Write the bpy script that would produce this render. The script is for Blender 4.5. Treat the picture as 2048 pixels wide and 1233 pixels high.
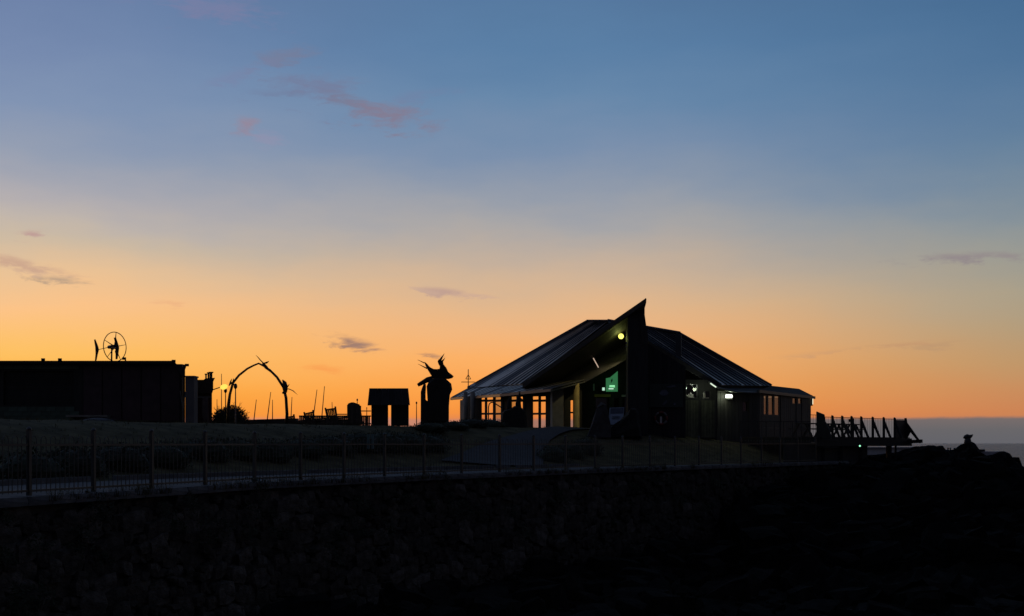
import bpy, bmesh, math, random
from mathutils import Vector, Matrix, noise
for o in list(bpy.data.objects): bpy.data.objects.remove(o)
SC = bpy.context.scene
COL = SC.collection
RND = random.Random(7)
# ------------------------------------------------------------------ camera
EYE = 5.5            # metres above the sea
F = 2500.0           # focal length in photo pixels (2048 wide)
CX, HY = 1024.0, 887.0
cam_data = bpy.data.cameras.new('camera')
cam = bpy.data.objects.new('camera', cam_data); COL.objects.link(cam)
cam.location = (0, 0, EYE); cam.rotation_euler = (math.radians(90), 0, 0)
cam_data.sensor_width = 36.0; cam_data.sensor_fit = 'HORIZONTAL'
cam_data.lens = 36.0 * F / 2048.0
cam_data.shift_y = (HY - 616.5) / 2048.0
cam_data.clip_start = 0.2; cam_data.clip_end = 90000
SC.camera = cam
SC.render.engine = 'CYCLES'
SC.view_settings.view_transform = 'Standard'; SC.view_settings.look = 'None'
SC.view_settings.exposure = 0.0; SC.view_settings.gamma = 1.0

def lin(c):
    out = []
    for v in c[:3]:
        v = v / 255.0
        out.append(v / 12.92 if v <= 0.04045 else ((v + 0.055) / 1.055) ** 2.4)
    return (*out, 1.0)

# ------------------------------------------------------------------ sky (dusk, sun just set to the left)
SUN_AZ = math.radians(-30.0)
world = bpy.data.worlds.new('World'); SC.world = world; world.use_nodes = True
NT = world.node_tree; NT.nodes.clear()
def N(t, **kw):
    n = NT.nodes.new(t)
    for k, v in kw.items(): setattr(n, k, v)
    return n
def M(op, a, b=None, c=None, clamp=False):
    n = N('ShaderNodeMath', operation=op, use_clamp=clamp)
    for i, v in enumerate((a, b, c)):
        if v is None: continue
        if isinstance(v, (int, float)): n.inputs[i].default_value = v
        else: NT.links.new(v, n.inputs[i])
    return n.outputs[0]
def MIX(f, a, b):
    n = N('ShaderNodeMix', data_type='RGBA')
    for sock, v in ((n.inputs[0], f), (n.inputs[6], a), (n.inputs[7], b)):
        if isinstance(v, (int, float)): sock.default_value = v
        elif isinstance(v, tuple): sock.default_value = v
        else: NT.links.new(v, sock)
    return n.outputs[2]
def SMOOTH(v, lo, hi):
    n = N('ShaderNodeMapRange', interpolation_type='SMOOTHSTEP')
    NT.links.new(v, n.inputs[0]); n.inputs[1].default_value = lo; n.inputs[2].default_value = hi
    return n.outputs[0]
def RAMP(v, stops):
    n = N('ShaderNodeValToRGB'); NT.links.new(v, n.inputs[0])
    e = n.color_ramp.elements
    n.color_ramp.interpolation = 'LINEAR'
    while len(e) > 1: e.remove(e[-1])
    stops = sorted(stops)
    e[0].position = stops[0][0]; e[0].color = lin(stops[0][1])
    for p, c in stops[1:]:
        k = e.new(p); k.color = lin(c)
    return n.outputs[0]
tc = N('ShaderNodeTexCoord'); sep = N('ShaderNodeSeparateXYZ'); NT.links.new(tc.outputs['Generated'], sep.inputs[0])
dx, dy, dz = sep.outputs
az = M('ARCTAN2', dx, dy)
el = M('ARCSINE', dz)
cmb0 = N('ShaderNodeCombineXYZ'); NT.links.new(az, cmb0.inputs[0]); NT.links.new(M('MULTIPLY', el, 3.0), cmb0.inputs[1])
n0 = N('ShaderNodeTexNoise'); NT.links.new(cmb0.outputs[0], n0.inputs[0]); n0.inputs['Scale'].default_value = 5.5; n0.inputs['Detail'].default_value = 4; n0.inputs['Roughness'].default_value = .55
zc = M('MAXIMUM', dz, 0.0)
zw = M('MAXIMUM', M('ADD', zc, M('MULTIPLY', M('MULTIPLY', M('SUBTRACT', n0.outputs[0], .5), .055), M('MINIMUM', M('MULTIPLY', zc, 6.0), 1.0))), 0.0)
th = M('ABSOLUTE', M('SUBTRACT', az, SUN_AZ))
th = M('MINIMUM', th, M('SUBTRACT', 2 * math.pi, th))
def zz(y, x):       # sine of elevation of a photo pixel
    v = Vector(((x - CX) / F, 1, (HY - y) / F)); return v.normalized().z
def stops(x, tab, top): return [(zz(y, x), c) for y, c in tab] + top
TOP = [(1.0, (60, 69, 94))]
rA = RAMP(zw, stops(100, [(0,(110,131,170)),(100,(119,139,176)),(200,(130,149,181)),(300,(150,160,180)),(400,(180,175,178)),(446,(194,183,174)),(480,(206,188,165)),(550,(236,196,151)),(606,(254,197,137)),(706,(255,194,98)),(745,(255,186,84)),(790,(255,171,63)),(826,(255,161,55)),(850,(246,150,82)),(880,(170,115,100))], [(.42,(96,116,152)),(.6,(76,92,124))] + TOP))
rB = RAMP(zw, stops(1024, [(0,(86,121,160)),(100,(91,128,167)),(200,(104,137,172)),(306,(124,145,174)),(400,(152,159,172)),(456,(171,168,168)),(510,(192,175,160)),(566,(212,181,151)),(620,(230,184,139)),(666,(243,183,127)),(720,(253,177,104)),(782,(254,163,76)),(826,(249,148,64)),(850,(215,128,90)),(880,(150,110,100))], [(.42,(78,108,144)),(.6,(68,88,120))] + TOP))
rC = RAMP(zw, stops(1980, [(0,(70,108,147)),(100,(77,114,152)),(206,(87,121,156)),(300,(97,128,157)),(356,(107,133,157)),(456,(133,146,153)),(520,(149,153,147)),(586,(165,158,138)),(650,(174,155,124)),(726,(186,150,108)),(780,(196,141,97)),(826,(202,131,87)),(880,(190,122,88))], [(.42,(66,96,130)),(.6,(62,80,110))] + TOP))
rD = RAMP(zc, [(0.0,(46,43,52)),(.12,(50,46,56)),(.3,(46,47,60)),(.6,(54,60,80))] + TOP)
d2r = math.radians
sky = MIX(SMOOTH(th, d2r(6), d2r(31)), rA, rB)
sky = MIX(SMOOTH(th, d2r(32), d2r(57)), sky, rC)
sky = MIX(SMOOTH(th, d2r(52), d2r(125)), sky, rD)
# soft unevenness
comb = N('ShaderNodeCombineXYZ'); NT.links.new(az, comb.inputs[0]); NT.links.new(M('MULTIPLY', el, 3.4), comb.inputs[1])
n1 = N('ShaderNodeTexNoise'); NT.links.new(comb.outputs[0], n1.inputs[0]); n1.inputs['Scale'].default_value = 24; n1.inputs['Detail'].default_value = 9; n1.inputs['Roughness'].default_value = .66; n1.inputs['Distortion'].default_value = .5
n2 = N('ShaderNodeTexNoise'); NT.links.new(comb.outputs[0], n2.inputs[0]); n2.inputs['Scale'].default_value = 90; n2.inputs['Detail'].default_value = 5
nA = M('SUBTRACT', n1.outputs[0], .5); nB = M('SUBTRACT', n2.outputs[0], .5)
n3 = N('ShaderNodeTexNoise'); NT.links.new(comb.outputs[0], n3.inputs[0]); n3.inputs['Scale'].default_value = 5; n3.inputs['Detail'].default_value = 2
clouds = [ # x, y, half w, half h (photo px), tilt deg, colour, strength
 (560,116,70,17,-14,(119,126,154),.75),(470,150,70,12,-22,(122,132,168),.45),(640,176,76,36,12,(116,126,158),.8),(560,187,80,10,-4,(114,129,162),.6),
 (705,208,80,20,12,(122,125,150),.8),(776,233,82,28,6,(132,125,147),.95),(835,190,66,11,-8,(114,131,166),.5),(493,250,27,19,-20,(150,136,155),.85),(535,277,36,18,10,(146,146,174),.6),
 (420,14,120,30,6,(128,128,164),.55),(60,471,36,10,-5,(190,154,150),.95),(36,527,80,13,9,(204,166,142),.9),(122,562,52,9,4,(176,152,132),.95),(60,545,60,5,6,(212,176,148),.6),
 (885,582,48,8,5,(194,160,146),.95),(838,578,34,4,5,(203,170,150),.8),(955,591,44,4,5,(208,172,150),.8),(697,684,48,14,10,(164,128,112),1.0),(858,711,26,5,3,(190,140,106),.95),
 (1918,516,100,11,1,(148,138,140),.95),(1770,694,125,6,-5,(196,150,112),.7),(1880,690,95,6,-5,(188,150,114),.55),(1640,706,70,5,-3,(214,160,112),.5),(645,738,38,11,4,(250,154,80),.6),(345,606,40,5,3,(238,180,132),.7),(1130,240,46,12,4,(112,140,172),.4),(1250,215,60,9,-4,(104,136,170),.3)]
wv = N('ShaderNodeCombineXYZ'); NT.links.new(az, wv.inputs[0]); NT.links.new(M('ADD', el, M('ADD', M('MULTIPLY', nA, .014), M('MULTIPLY', nB, .003))), wv.inputs[1])
nz = M('ADD', M('MULTIPLY', nA, 4.2), M('MULTIPLY', nB, 1.5))
for (x, y, hw, hh, tilt, colr, stg) in clouds:
    a0 = math.atan((x - CX) / F); e0 = math.asin(zz(y, x))
    mp_ = N('ShaderNodeMapping', vector_type='TEXTURE'); NT.links.new(wv.outputs[0], mp_.inputs[0])
    mp_.inputs[1].default_value = (a0, e0, 0); mp_.inputs[2].default_value = (0, 0, -d2r(tilt)); mp_.inputs[3].default_value = (hw / F, hh / F, 1)
    ln = N('ShaderNodeVectorMath', operation='LENGTH'); NT.links.new(mp_.outputs[0], ln.inputs[0])
    mr_ = N('ShaderNodeMapRange', interpolation_type='SMOOTHSTEP'); NT.links.new(M('SUBTRACT', nz, ln.outputs['Value']), mr_.inputs[0])
    mr_.inputs[1].default_value = -1.3; mr_.inputs[2].default_value = .1; mr_.inputs[4].default_value = stg
    sky = MIX(mr_.outputs[0], sky, lin(colr))
# bank of grey haze lying on the horizon
bank_top = M('ADD', d2r(1.13), M('ADD', M('MULTIPLY', nA, .0035), M('MULTIPLY', nB, .0012)))
bcol = MIX(SMOOTH(th, d2r(14), d2r(46)), lin((226, 146, 112)), RAMP(M('MULTIPLY', zc, 50.0), [(0.0, (100, 100, 106)), (.5, (105, 103, 106)), (1.0, (122, 110, 108))]))
bf = SMOOTH(M('SUBTRACT', bank_top, el), -.0012, .0022)
bank_f = M('MULTIPLY', bf, M('SUBTRACT', 1.0, M('MULTIPLY', SMOOTH(th, d2r(60), d2r(120)), .9)))
sky = MIX(bank_f, sky, bcol)
nish = N('ShaderNodeTexSky', sky_type='NISHITA'); nish.sun_disc = False
nish.sun_elevation = d2r(0.4); nish.sun_rotation = SUN_AZ; nish.altitude = 5
nsc = N('ShaderNodeMix', data_type='RGBA', blend_type='MULTIPLY'); nsc.inputs[0].default_value = 1.0
NT.links.new(nish.outputs[0], nsc.inputs[6]); nsc.inputs[7].default_value = (.08, .08, .08, 1)
sky = MIX(0.02, sky, nsc.outputs[2])
bg = N('ShaderNodeBackground'); NT.links.new(sky, bg.inputs[0]); bg.inputs[1].default_value = 1.0
wo = N('ShaderNodeOutputWorld'); NT.links.new(bg.outputs[0], wo.inputs[0])
# last trace of the sun, on the horizon
sl = bpy.data.lights.new('sun', 'SUN'); sl.energy = 0.03; sl.angle = d2r(6); sl.color = (1.0, .62, .32)
so = bpy.data.objects.new('sun', sl); COL.objects.link(so); so.location = (-30, 60, 40)
sd = Vector((math.sin(SUN_AZ), math.cos(SUN_AZ), math.tan(d2r(0.8))))
so.rotation_euler = sd.to_track_quat('Z', 'Y').to_euler()

# ------------------------------------------------------------------ helpers
def P(x, y, d): return Vector(((x - CX) / F * d, d, EYE + (HY - y) / F * d))
def G(x, d, z): return Vector(((x - CX) / F * d, d, z))

MATS = {}
def mat(name, col, rough=.8, var=.25, scale=6.0, bump=0.0, metal=0.0, col2=None, spec=.5, stretch=None):
    if name in MATS: return MATS[name]
    m = bpy.data.materials.new(name); m.use_nodes = True; nt = m.node_tree
    b = nt.nodes['Principled BSDF']
    b.inputs['Roughness'].default_value = rough; b.inputs['Metallic'].default_value = metal
    b.inputs['Specular IOR Level'].default_value = spec
    t = nt.nodes.new('ShaderNodeTexCoord'); n = nt.nodes.new('ShaderNodeTexNoise')
    n.inputs['Scale'].default_value = scale; n.inputs['Detail'].default_value = 6
    if stretch:
        mp = nt.nodes.new('ShaderNodeMapping'); mp.inputs['Scale'].default_value = stretch
        nt.links.new(t.outputs['Object'], mp.inputs[0]); nt.links.new(mp.outputs[0], n.inputs[0])
    else: nt.links.new(t.outputs['Object'], n.inputs[0])
    r = nt.nodes.new('ShaderNodeValToRGB'); nt.links.new(n.outputs[0], r.inputs[0])
    c2 = col2 or tuple(v * (1 + var) for v in col)
    e = r.color_ramp.elements
    e[0].position = .3; e[0].color = (*[v * (1 - var) for v in col], 1); e[1].position = .72; e[1].color = (*c2, 1)
    oi = nt.nodes.new('ShaderNodeObjectInfo')
    hs = nt.nodes.new('ShaderNodeHueSaturation'); mr = nt.nodes.new('ShaderNodeMapRange')
    mr.inputs[3].default_value = 1 - var * .8; mr.inputs[4].default_value = 1 + var * .8
    nt.links.new(oi.outputs['Random'], mr.inputs[0]); nt.links.new(mr.outputs[0], hs.inputs['Value']); nt.links.new(r.outputs[0], hs.inputs['Color'])
    nt.links.new(hs.outputs[0], b.inputs['Base Color'])
    if bump:
        bp = nt.nodes.new('ShaderNodeBump'); bp.inputs['Strength'].default_value = bump; bp.inputs['Distance'].default_value = .05
        n5 = nt.nodes.new('ShaderNodeTexNoise'); n5.inputs['Scale'].default_value = scale * 4; n5.inputs['Detail'].default_value = 5
        nt.links.new(t.outputs['Object'], n5.inputs[0]); nt.links.new(n5.outputs[0], bp.inputs['Height']); nt.links.new(bp.outputs[0], b.inputs['Normal'])
    MATS[name] = m; return m
def emit(name, col, strength, base=(.05,.05,.05)):
    if name in MATS: return MATS[name]
    m = bpy.data.materials.new(name); m.use_nodes = True; b = m.node_tree.nodes['Principled BSDF']
    b.inputs['Base Color'].default_value = (*base, 1)
    b.inputs['Emission Color'].default_value = (*col, 1); b.inputs['Emission Strength'].default_value = strength
    MATS[name] = m; return m
def glass(name, tint, refl=.12):
    if name in MATS: return MATS[name]
    m = bpy.data.materials.new(name); m.use_nodes = True; nt = m.node_tree
    nt.nodes.remove(nt.nodes['Principled BSDF']); out = nt.nodes['Material Output']
    tr = nt.nodes.new('ShaderNodeBsdfTransparent'); tr.inputs[0].default_value = (*tint, 1)
    gl = nt.nodes.new('ShaderNodeBsdfGlossy'); gl.inputs['Roughness'].default_value = .03
    lw = nt.nodes.new('ShaderNodeLayerWeight'); lw.inputs[0].default_value = .5
    fr = nt.nodes.new('ShaderNodeMath'); fr.operation = 'POWER'; fr.inputs[1].default_value = 5.0; nt.links.new(lw.outputs['Facing'], fr.inputs[0])
    mx = nt.nodes.new('ShaderNodeMixShader'); ad = nt.nodes.new('ShaderNodeMath'); ad.operation = 'MULTIPLY_ADD'; ad.inputs[1].default_value = .9; ad.inputs[2].default_value = .025 + refl * .4
    nt.links.new(fr.outputs[0], ad.inputs[0]); nt.links.new(ad.outputs[0], mx.inputs[0])
    nt.links.new(tr.outputs[0], mx.inputs[1]); nt.links.new(gl.outputs[0], mx.inputs[2]); nt.links.new(mx.outputs[0], out.inputs[0])
    MATS[name] = m; return m

def wloc(o):
    v = Vector((0, 0, 0))
    while o is not None: v = v + Vector(o.location); o = o.parent
    return v
def tag(o, label=None, cat=None, group=None, kind=None):
    if label: o['label'] = label
    if cat: o['category'] = cat
    if group: o['group'] = group
    if kind: o['kind'] = kind
    return o
def thing(name, loc, label, cat, group=None):
    o = bpy.data.objects.new(name, None); o.empty_display_size = .3; COL.objects.link(o); o.location = loc
    return tag(o, label, cat, group)

class MB:
    def __init__(s): s.v = []; s.f = []; s.mi = []
    def add(s, vs, fs):
        k = len(s.v); s.v += [Vector(a) for a in vs]; s.f += [tuple(i + k for i in f) for f in fs]; return s
    def hexa(s, a):   # 8 points: bottom 4 (ccw), top 4
        return s.add(a, [(3,2,1,0),(4,5,6,7),(0,1,5,4),(1,2,6,5),(2,3,7,6),(3,0,4,7)])
    def box(s, c, size, rz=0.0):
        c = Vector(c); hx, hy, hz = [q / 2 for q in size]; m = Matrix.Rotation(rz, 3, 'Z')
        a = [c + m @ Vector((sx * hx, sy * hy, sz * hz)) for sz in (-1, 1) for sx, sy in ((-1,-1),(1,-1),(1,1),(-1,1))]
        return s.hexa(a)
    def box2(s, p, q):
        p, q = Vector(p), Vector(q); return s.box((p + q) / 2, [abs(q[i] - p[i]) for i in range(3)])
    def prism(s, pts, ext):
        n = len(pts); pts = [Vector(p) for p in pts]; ext = Vector(ext)
        nrm = Vector((0, 0, 0))
        for i in range(n): nrm += pts[i].cross(pts[(i + 1) % n])
        if nrm.dot(ext) > 0: pts = pts[::-1]
        return s.add(pts + [p + ext for p in pts], [tuple(range(n)), tuple(range(2 * n - 1, n - 1, -1))] + [(i, i + n, (i + 1) % n + n, (i + 1) % n) for i in range(n)])
    def bar(s, a, b, w, h=None):     # square bar from a to b
        return s.tube([a, b], [w / 2 * 1.414] * 2, 4)
    def tube(s, pts, rad, n=8, cap=True, phase=math.pi / 4, flat=1.0):
        pts = [Vector(p) for p in pts]; k = len(s.v); m = len(pts)
        if isinstance(rad, (int, float)): rad = [rad] * m
        prev = None
        for i, p in enumerate(pts):
            d = (pts[min(i + 1, m - 1)] - pts[max(i - 1, 0)]).normalized()
            if prev is None:
                up = Vector((0, 0, 1)) if abs(d.z) < .95 else Vector((0, 1, 0))
                u = d.cross(up).normalized()
            else: u = (prev - d * prev.dot(d)).normalized()
            prev = u; w = d.cross(u).normalized()
            for j in range(n):
                a = 2 * math.pi * j / n + phase
                s.v.append(p + (u * math.cos(a) + w * math.sin(a) * flat) * rad[i])
        for i in range(m - 1):
            for j in range(n):
                a = k + i * n + j; b = k + i * n + (j + 1) % n
                s.f.append((a, b, b + n, a + n))
        if cap:
            s.f.append(tuple(k + j for j in range(n - 1, -1, -1))); s.f.append(tuple(k + (m - 1) * n + j for j in range(n)))
        return s
    def lathe(s, c, prof, n=12):      # prof: (r, z)
        k = len(s.v); c = Vector(c)
        for r, z in prof:
            for j in range(n):
                a = 2 * math.pi * j / n; s.v.append(c + Vector((r * math.cos(a), r * math.sin(a), z)))
        for i in range(len(prof) - 1):
            for j in range(n):
                a = k + i * n + j; b = k + i * n + (j + 1) % n; s.f.append((a, b, b + n, a + n))
        s.f.append(tuple(k + j for j in range(n - 1, -1, -1))); s.f.append(tuple(k + (len(prof) - 1) * n + j for j in range(n)))
        return s
    def ball(s, c, r, n=10, m=7):
        c = Vector(c); r = Vector(r) if not isinstance(r, (int, float)) else Vector((r, r, r)); k = len(s.v)
        for i in range(m + 1):
            t = math.pi * i / m
            for j in range(n):
                a = 2 * math.pi * j / n
                s.v.append(c + Vector((r.x * math.sin(t) * math.cos(a), r.y * math.sin(t) * math.sin(a), r.z * math.cos(t))))
        for i in range(m):
            for j in range(n):
                a = k + i * n + j; b = k + i * n + (j + 1) % n; s.f.append((a + n, b + n, b, a))
        return s
    def mesh(s, name, m, smooth=False, off=Vector((0, 0, 0))):
        me = bpy.data.meshes.new(name); me.from_pydata([tuple(v - off) for v in s.v], [], s.f)
        me.materials.append(m); me.update()
        if smooth:
            for p in me.polygons: p.use_smooth = True
        return me
    def build(s, name, m, parent=None, smooth=False, origin=None):
        if parent is not None:
            off = wloc(parent); o = bpy.data.objects.new(name, s.mesh(name, m, smooth, off)); o.parent = parent
        else:
            off = Vector(origin) if origin is not None else Vector((0, 0, 0))
            o = bpy.data.objects.new(name, s.mesh(name, m, smooth, off)); o.location = off
        COL.objects.link(o); return o
def place(name, me, parent, loc, rot=(0,0,0), scale=(1,1,1)):
    o = bpy.data.objects.new(name, me); o.parent = parent; COL.objects.link(o)
    o.location = Vector(loc) - (wloc(parent) if parent else Vector((0,0,0))); o.rotation_euler = rot; o.scale = scale
    return o
def lerp(a, b, t): return a + (b - a) * t
def sst(t): t = max(0.0, min(1.0, t)); return t * t * (3 - 2 * t)
def fbm(x, y, z=0.0, o=5): return noise.fractal(Vector((x, y, z)), 1.0, 2.0, o)
def light(name, kind, loc, energy, col, size=.1, rot=None, spot=None, parent=None):
    l = bpy.data.lights.new(name, kind); l.energy = energy; l.color = col
    if kind in ('POINT', 'SPOT'): l.shadow_soft_size = size
    if kind == 'AREA': l.size = size
    if spot: l.spot_size = spot; l.spot_blend = .6
    o = bpy.data.objects.new(name, l); COL.objects.link(o)
    o.location = Vector(loc) - (wloc(parent) if parent else Vector((0,0,0))); o.parent = parent
    if rot is not None: o.rotation_euler = Vector(rot).to_track_quat('-Z', 'Y').to_euler()
    return o

# materials
m_grass = mat('lawn_grass', (.1, .088, .045), .95, .45, 1.4, .8, spec=.1)
m_asph = mat('promenade_asphalt', (.05, .05, .053), .9, .2, 2.2, .4)
m_kerb = mat('kerb_concrete', (.1, .1, .104), .8, .25, 5, .3)
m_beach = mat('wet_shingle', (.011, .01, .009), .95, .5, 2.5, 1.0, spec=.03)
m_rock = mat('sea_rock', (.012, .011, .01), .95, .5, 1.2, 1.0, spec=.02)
m_stone = mat('rubble_stone', (.078, .069, .06), .95, .5, 3.0, .8, spec=.05)
m_mortar = mat('wall_mortar', (.045, .042, .04), .95, .3, 6, .5)
m_steel = mat('painted_railing_steel', (.027, .027, .029), .5, .15, 9)
m_slate = mat('roof_zinc', (.5, .42, .34), .42, .3, 1.2, .06, metal=.55)
m_slate2 = mat('roof_lead_dark', (.085, .08, .085), .55, .25, 2.2, .1, metal=.2)
m_felt = mat('roof_felt_black', (.022, .02, .02), .9, .3, 3, .2, spec=.2)
m_rib = mat('roof_rib_shade', (.012, .011, .012), .8, .2, 3)  # shade on the rib sides put into their colour
m_black = mat('black_painted_timber', (.016, .015, .015), .75, .4, 6, .2, stretch=(1, 1, .12))
m_dark = mat('dark_stained_timber', (.03, .027, .024), .7, .4, 5, .2, stretch=(1, 1, .12))
m_soffit = mat('soffit_boards', (.04, .033, .021), .7, .35, 4, .15)
m_conc = mat('pale_render', (.2, .19, .17), .85, .2, 3, .2)
m_col = mat('column_lamplit_ochre', (.33, .24, .1), .7, .2, 3)  # concrete column, the lamp's yellow light put into its colour
m_trim = mat('white_trim_paint', (.6, .57, .53), .5, .08, 3)
m_frame = mat('window_frame_dark', (.035, .033, .032), .5, .3, 6)
m_glass = glass('clear_glass', (.97, .95, .93), .04)
m_glassdull = glass('tinted_glass', (.74, .76, .8), .1)
m_glassdark = glass('blue_tinted_glass', (.42, .53, .76), .12)
m_bronze = mat('sculpture_bronze', (.02, .018, .016), .45, .3, 8, metal=.3)
m_carved = mat('carved_dark_stone', (.016, .014, .013), .9, .4, 4, .6)
m_wood = mat('weathered_bench_timber', (.06, .045, .034), .85, .35, 8, .2)
m_leaf = mat('dark_leaf', (.028, .036, .016), .8, .5, 9)
m_twig = mat('twig_bark', (.04, .03, .022), .9, .3, 12)
m_mast = mat('mast_alloy', (.16, .15, .14), .45, .2, 6)
m_hull = mat('boat_hull_paint', (.05, .05, .055), .5, .4, 3)
m_pale = mat('pale_concrete', (.62, .6, .58), .9, .15, 2, .3)

# ------------------------------------------------------------------ ground, sea, path, wall
FL = [(-12.2, 11.2), (-8.74, 22.6), (-6.31, 30.6), (-2.65, 37.7), (3.1, 47.0), (9.3, 55.5), (15.5, 64.0), (20.5, 71.0)]
FLV = [Vector((a, b)) for a, b in FL]
ACC = [0.0]
for a, b in zip(FLV, FLV[1:]): ACC.append(ACC[-1] + (b - a).length)
def fence_at(s):
    s = max(0, min(ACC[-1] - 1e-4, s))
    for i in range(len(FLV) - 1):
        if s <= ACC[i + 1]:
            t = (s - ACC[i]) / (ACC[i + 1] - ACC[i]); d = (FLV[i + 1] - FLV[i]).normalized()
            # smooth direction
            return lerp(FLV[i], FLV[i + 1], t), d, Vector((-d.y, d.x))
def fence_near(p):
    best = None
    for i in range(len(FLV) - 1):
        a, b = FLV[i], FLV[i + 1]; ab = b - a
        t = max(0.0 if i else -9, min(1.0 if i < len(FLV) - 2 else 9, (p - a).dot(ab) / ab.dot(ab)))
        q = a + ab * t; d = (p - q).length
        if best is None or d < best[0]:
            sg = ab.x * (p.y - a.y) - ab.y * (p.x - a.x)
            best = (d, math.copysign(d, sg), ACC[i] + t * ab.length)
    return best[1], best[2]
def fence_px(px):          # where the ray of a photo column meets the fence line
    k = (px - CX) / F
    for i in range(len(FLV) - 1):
        a, b = FLV[i], FLV[i + 1]
        t = (k * a.y - a.x) / ((b.x - a.x) - k * (b.y - a.y))
        if -1e-6 <= t <= 1 + 1e-6 and (t >= 0 or i == 0): return lerp(a, b, t), ACC[i] + t * (b - a).length
    return None
PATHZ = 4.5
def pw(s):  # promenade width along the fence
    return lerp(4.7, 1.0, sst((s - 30) / 26))
def rise_len(x): return lerp(8.5, 6.0, sst((x - 3.5) / 4))
def plateau(x): return lerp(6.3, 6.02, sst((x - 2) / 6))
def hground(x, y):
    d, s = fence_near(Vector((x, y)))
    t = (d - pw(s)) / rise_len(x)
    z = PATHZ + (plateau(x) - PATHZ) * sst(t)
    # entrance path valley
    if x > 14: z = lerp(z, PATHZ - .2, sst((x - 15.5) / 4) )
    return z
def sheet(name, m, xs, ys, hf, keep=None, kind='structure', smooth=True):
    vs = []; idx = {}
    for j, y in enumerate(ys):
        for i, x in enumerate(xs):
            if keep and not keep(x, y): continue
            idx[i, j] = len(vs); vs.append(Vector((x, y, hf(x, y))))
    fs = [(idx[i, j], idx[i + 1, j], idx[i + 1, j + 1], idx[i, j + 1]) for j in range(len(ys) - 1) for i in range(len(xs) - 1)
          if all(k in idx for k in ((i, j), (i + 1, j), (i + 1, j + 1), (i, j + 1)))]
    b = MB(); b.v = vs; b.f = fs
    return tag(b.build(name, m, None, smooth), kind=kind)
def frange(a, b, n): return [a + (b - a) * i / n for i in range(n + 1)]

# sea
msea = bpy.data.materials.new('sea_water'); msea.use_nodes = True; nt = msea.node_tree; b = nt.nodes['Principled BSDF']
b.inputs['Base Color'].default_value = (.02, .033, .05, 1); b.inputs['Roughness'].default_value = .3; b.inputs['IOR'].default_value = 1.33
t = nt.nodes.new('ShaderNodeTexCoord'); mp = nt.nodes.new('ShaderNodeMapping'); mp.inputs['Scale'].default_value = (.05, .14, .1)
nn = nt.nodes.new('ShaderNodeTexNoise'); nn.inputs['Scale'].default_value = 1.6; nn.inputs['Detail'].default_value = 8; nn.inputs['Roughness'].default_value = .62
bp = nt.nodes.new('ShaderNodeBump'); bp.inputs['Strength'].default_value = 1.0; bp.inputs['Distance'].default_value = 4.0
nt.links.new(t.outputs['Object'], mp.inputs[0]); nt.links.new(mp.outputs[0], nn.inputs[0]); nt.links.new(nn.outputs[0], bp.inputs['Height']); nt.links.new(bp.outputs[0], b.inputs['Normal'])
s = MB(); s.add([(-60000, -3000, 0), (60000, -3000, 0), (60000, 60000, 0), (-60000, 60000, 0)], [(0, 1, 2, 3)])
tag(s.build('sea', msea), kind='structure')
# headland: lawn rising from the promenade, and the ground under the buildings
def lawn_h(x, y):
    return hground(x, y) + .05 * fbm(x * .5, y * .5) * min(1, max(0, (fence_near(Vector((x, y)))[0] - pw(0) - .3)))
def lawn_keep(x, y):
    d, s = fence_near(Vector((x, y))); return d > .35 and (x < 17.5)
sheet('lawn', m_grass, frange(-60, 19, 132), frange(8, 112, 160), lambda x, y: lawn_h(x, y) - .03, lawn_keep)
# promenade strip
pb = MB(); kb = MB()
S = frange(0, ACC[-1] - 3, 76)
for s_ in S:
    p, d, n = fence_at(s_); w = pw(s_)
    for k in range(5):
        q = p + n * (-.05 + (w + .05) * k / 4); pb.v.append(Vector((q.x, q.y, PATHZ + .02 + .02 * math.sin(k / 4 * math.pi))))
for i in range(len(S) - 1):
    for k in range(4): pb.f.append((i * 5 + k, (i + 1) * 5 + k, (i + 1) * 5 + k + 1, i * 5 + k + 1)[::-1])
tag(pb.build('promenade_path', m_asph, smooth=True), kind='structure')
kerb = tag(bpy.data.objects.new('kerb', None), kind='structure'); COL.objects.link(kerb)
ks = 6.0
while ks < 42:
    p, d, n = fence_at(ks + .45); q = p + n * (pw(ks) + .06)
    o = MB().box((0, 0, 0), (.88, .13, .3)).mesh('kerbstone', m_kerb) if ks == 6.0 else kme
    kme = o
    place('kerbstone', kme, kerb, (q.x, q.y, PATHZ + .0), (0, 0, math.atan2(d.y, d.x))); ks += .9
# branch path climbing to the entrance
cl = [((880, 49), (1085, 51)), ((925, 51.5), (1087, 53)), ((972, 54), (1090, 55)), ((1025, 56.5), (1100, 57)), ((1070, 59), (1118, 58.8)), ((1112, 62), (1145, 61)), ((1143, 65), (1190, 63.5)), ((1158, 69), (1258, 69))]
eb = MB(); cl2 = []
for (a, b2) in zip(cl, cl[1:]):
    for k in range(4): cl2.append([tuple(lerp(a[e][c], b2[e][c], k / 4) for c in range(2)) for e in range(2)])
cl2.append([tuple(cl[-1][e]) for e in range(2)])
for l, r in cl2:
    for k in range(7):
        t_ = k / 6; d_ = lerp(l[1], r[1], t_); x_ = lerp((l[0] - CX) / F * l[1], (r[0] - CX) / F * r[1], t_)
        eb.v.append(Vector((x_, d_, max(hground(x_, d_), PATHZ) + .045)))
for i in range(len(cl2) - 1):
    for k in range(6): eb.f.append((i * 7 + k, i * 7 + k + 1, (i + 1) * 7 + k + 1, (i + 1) * 7 + k))
tag(eb.build('entrance_path', m_asph, smooth=True), kind='structure')
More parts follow.
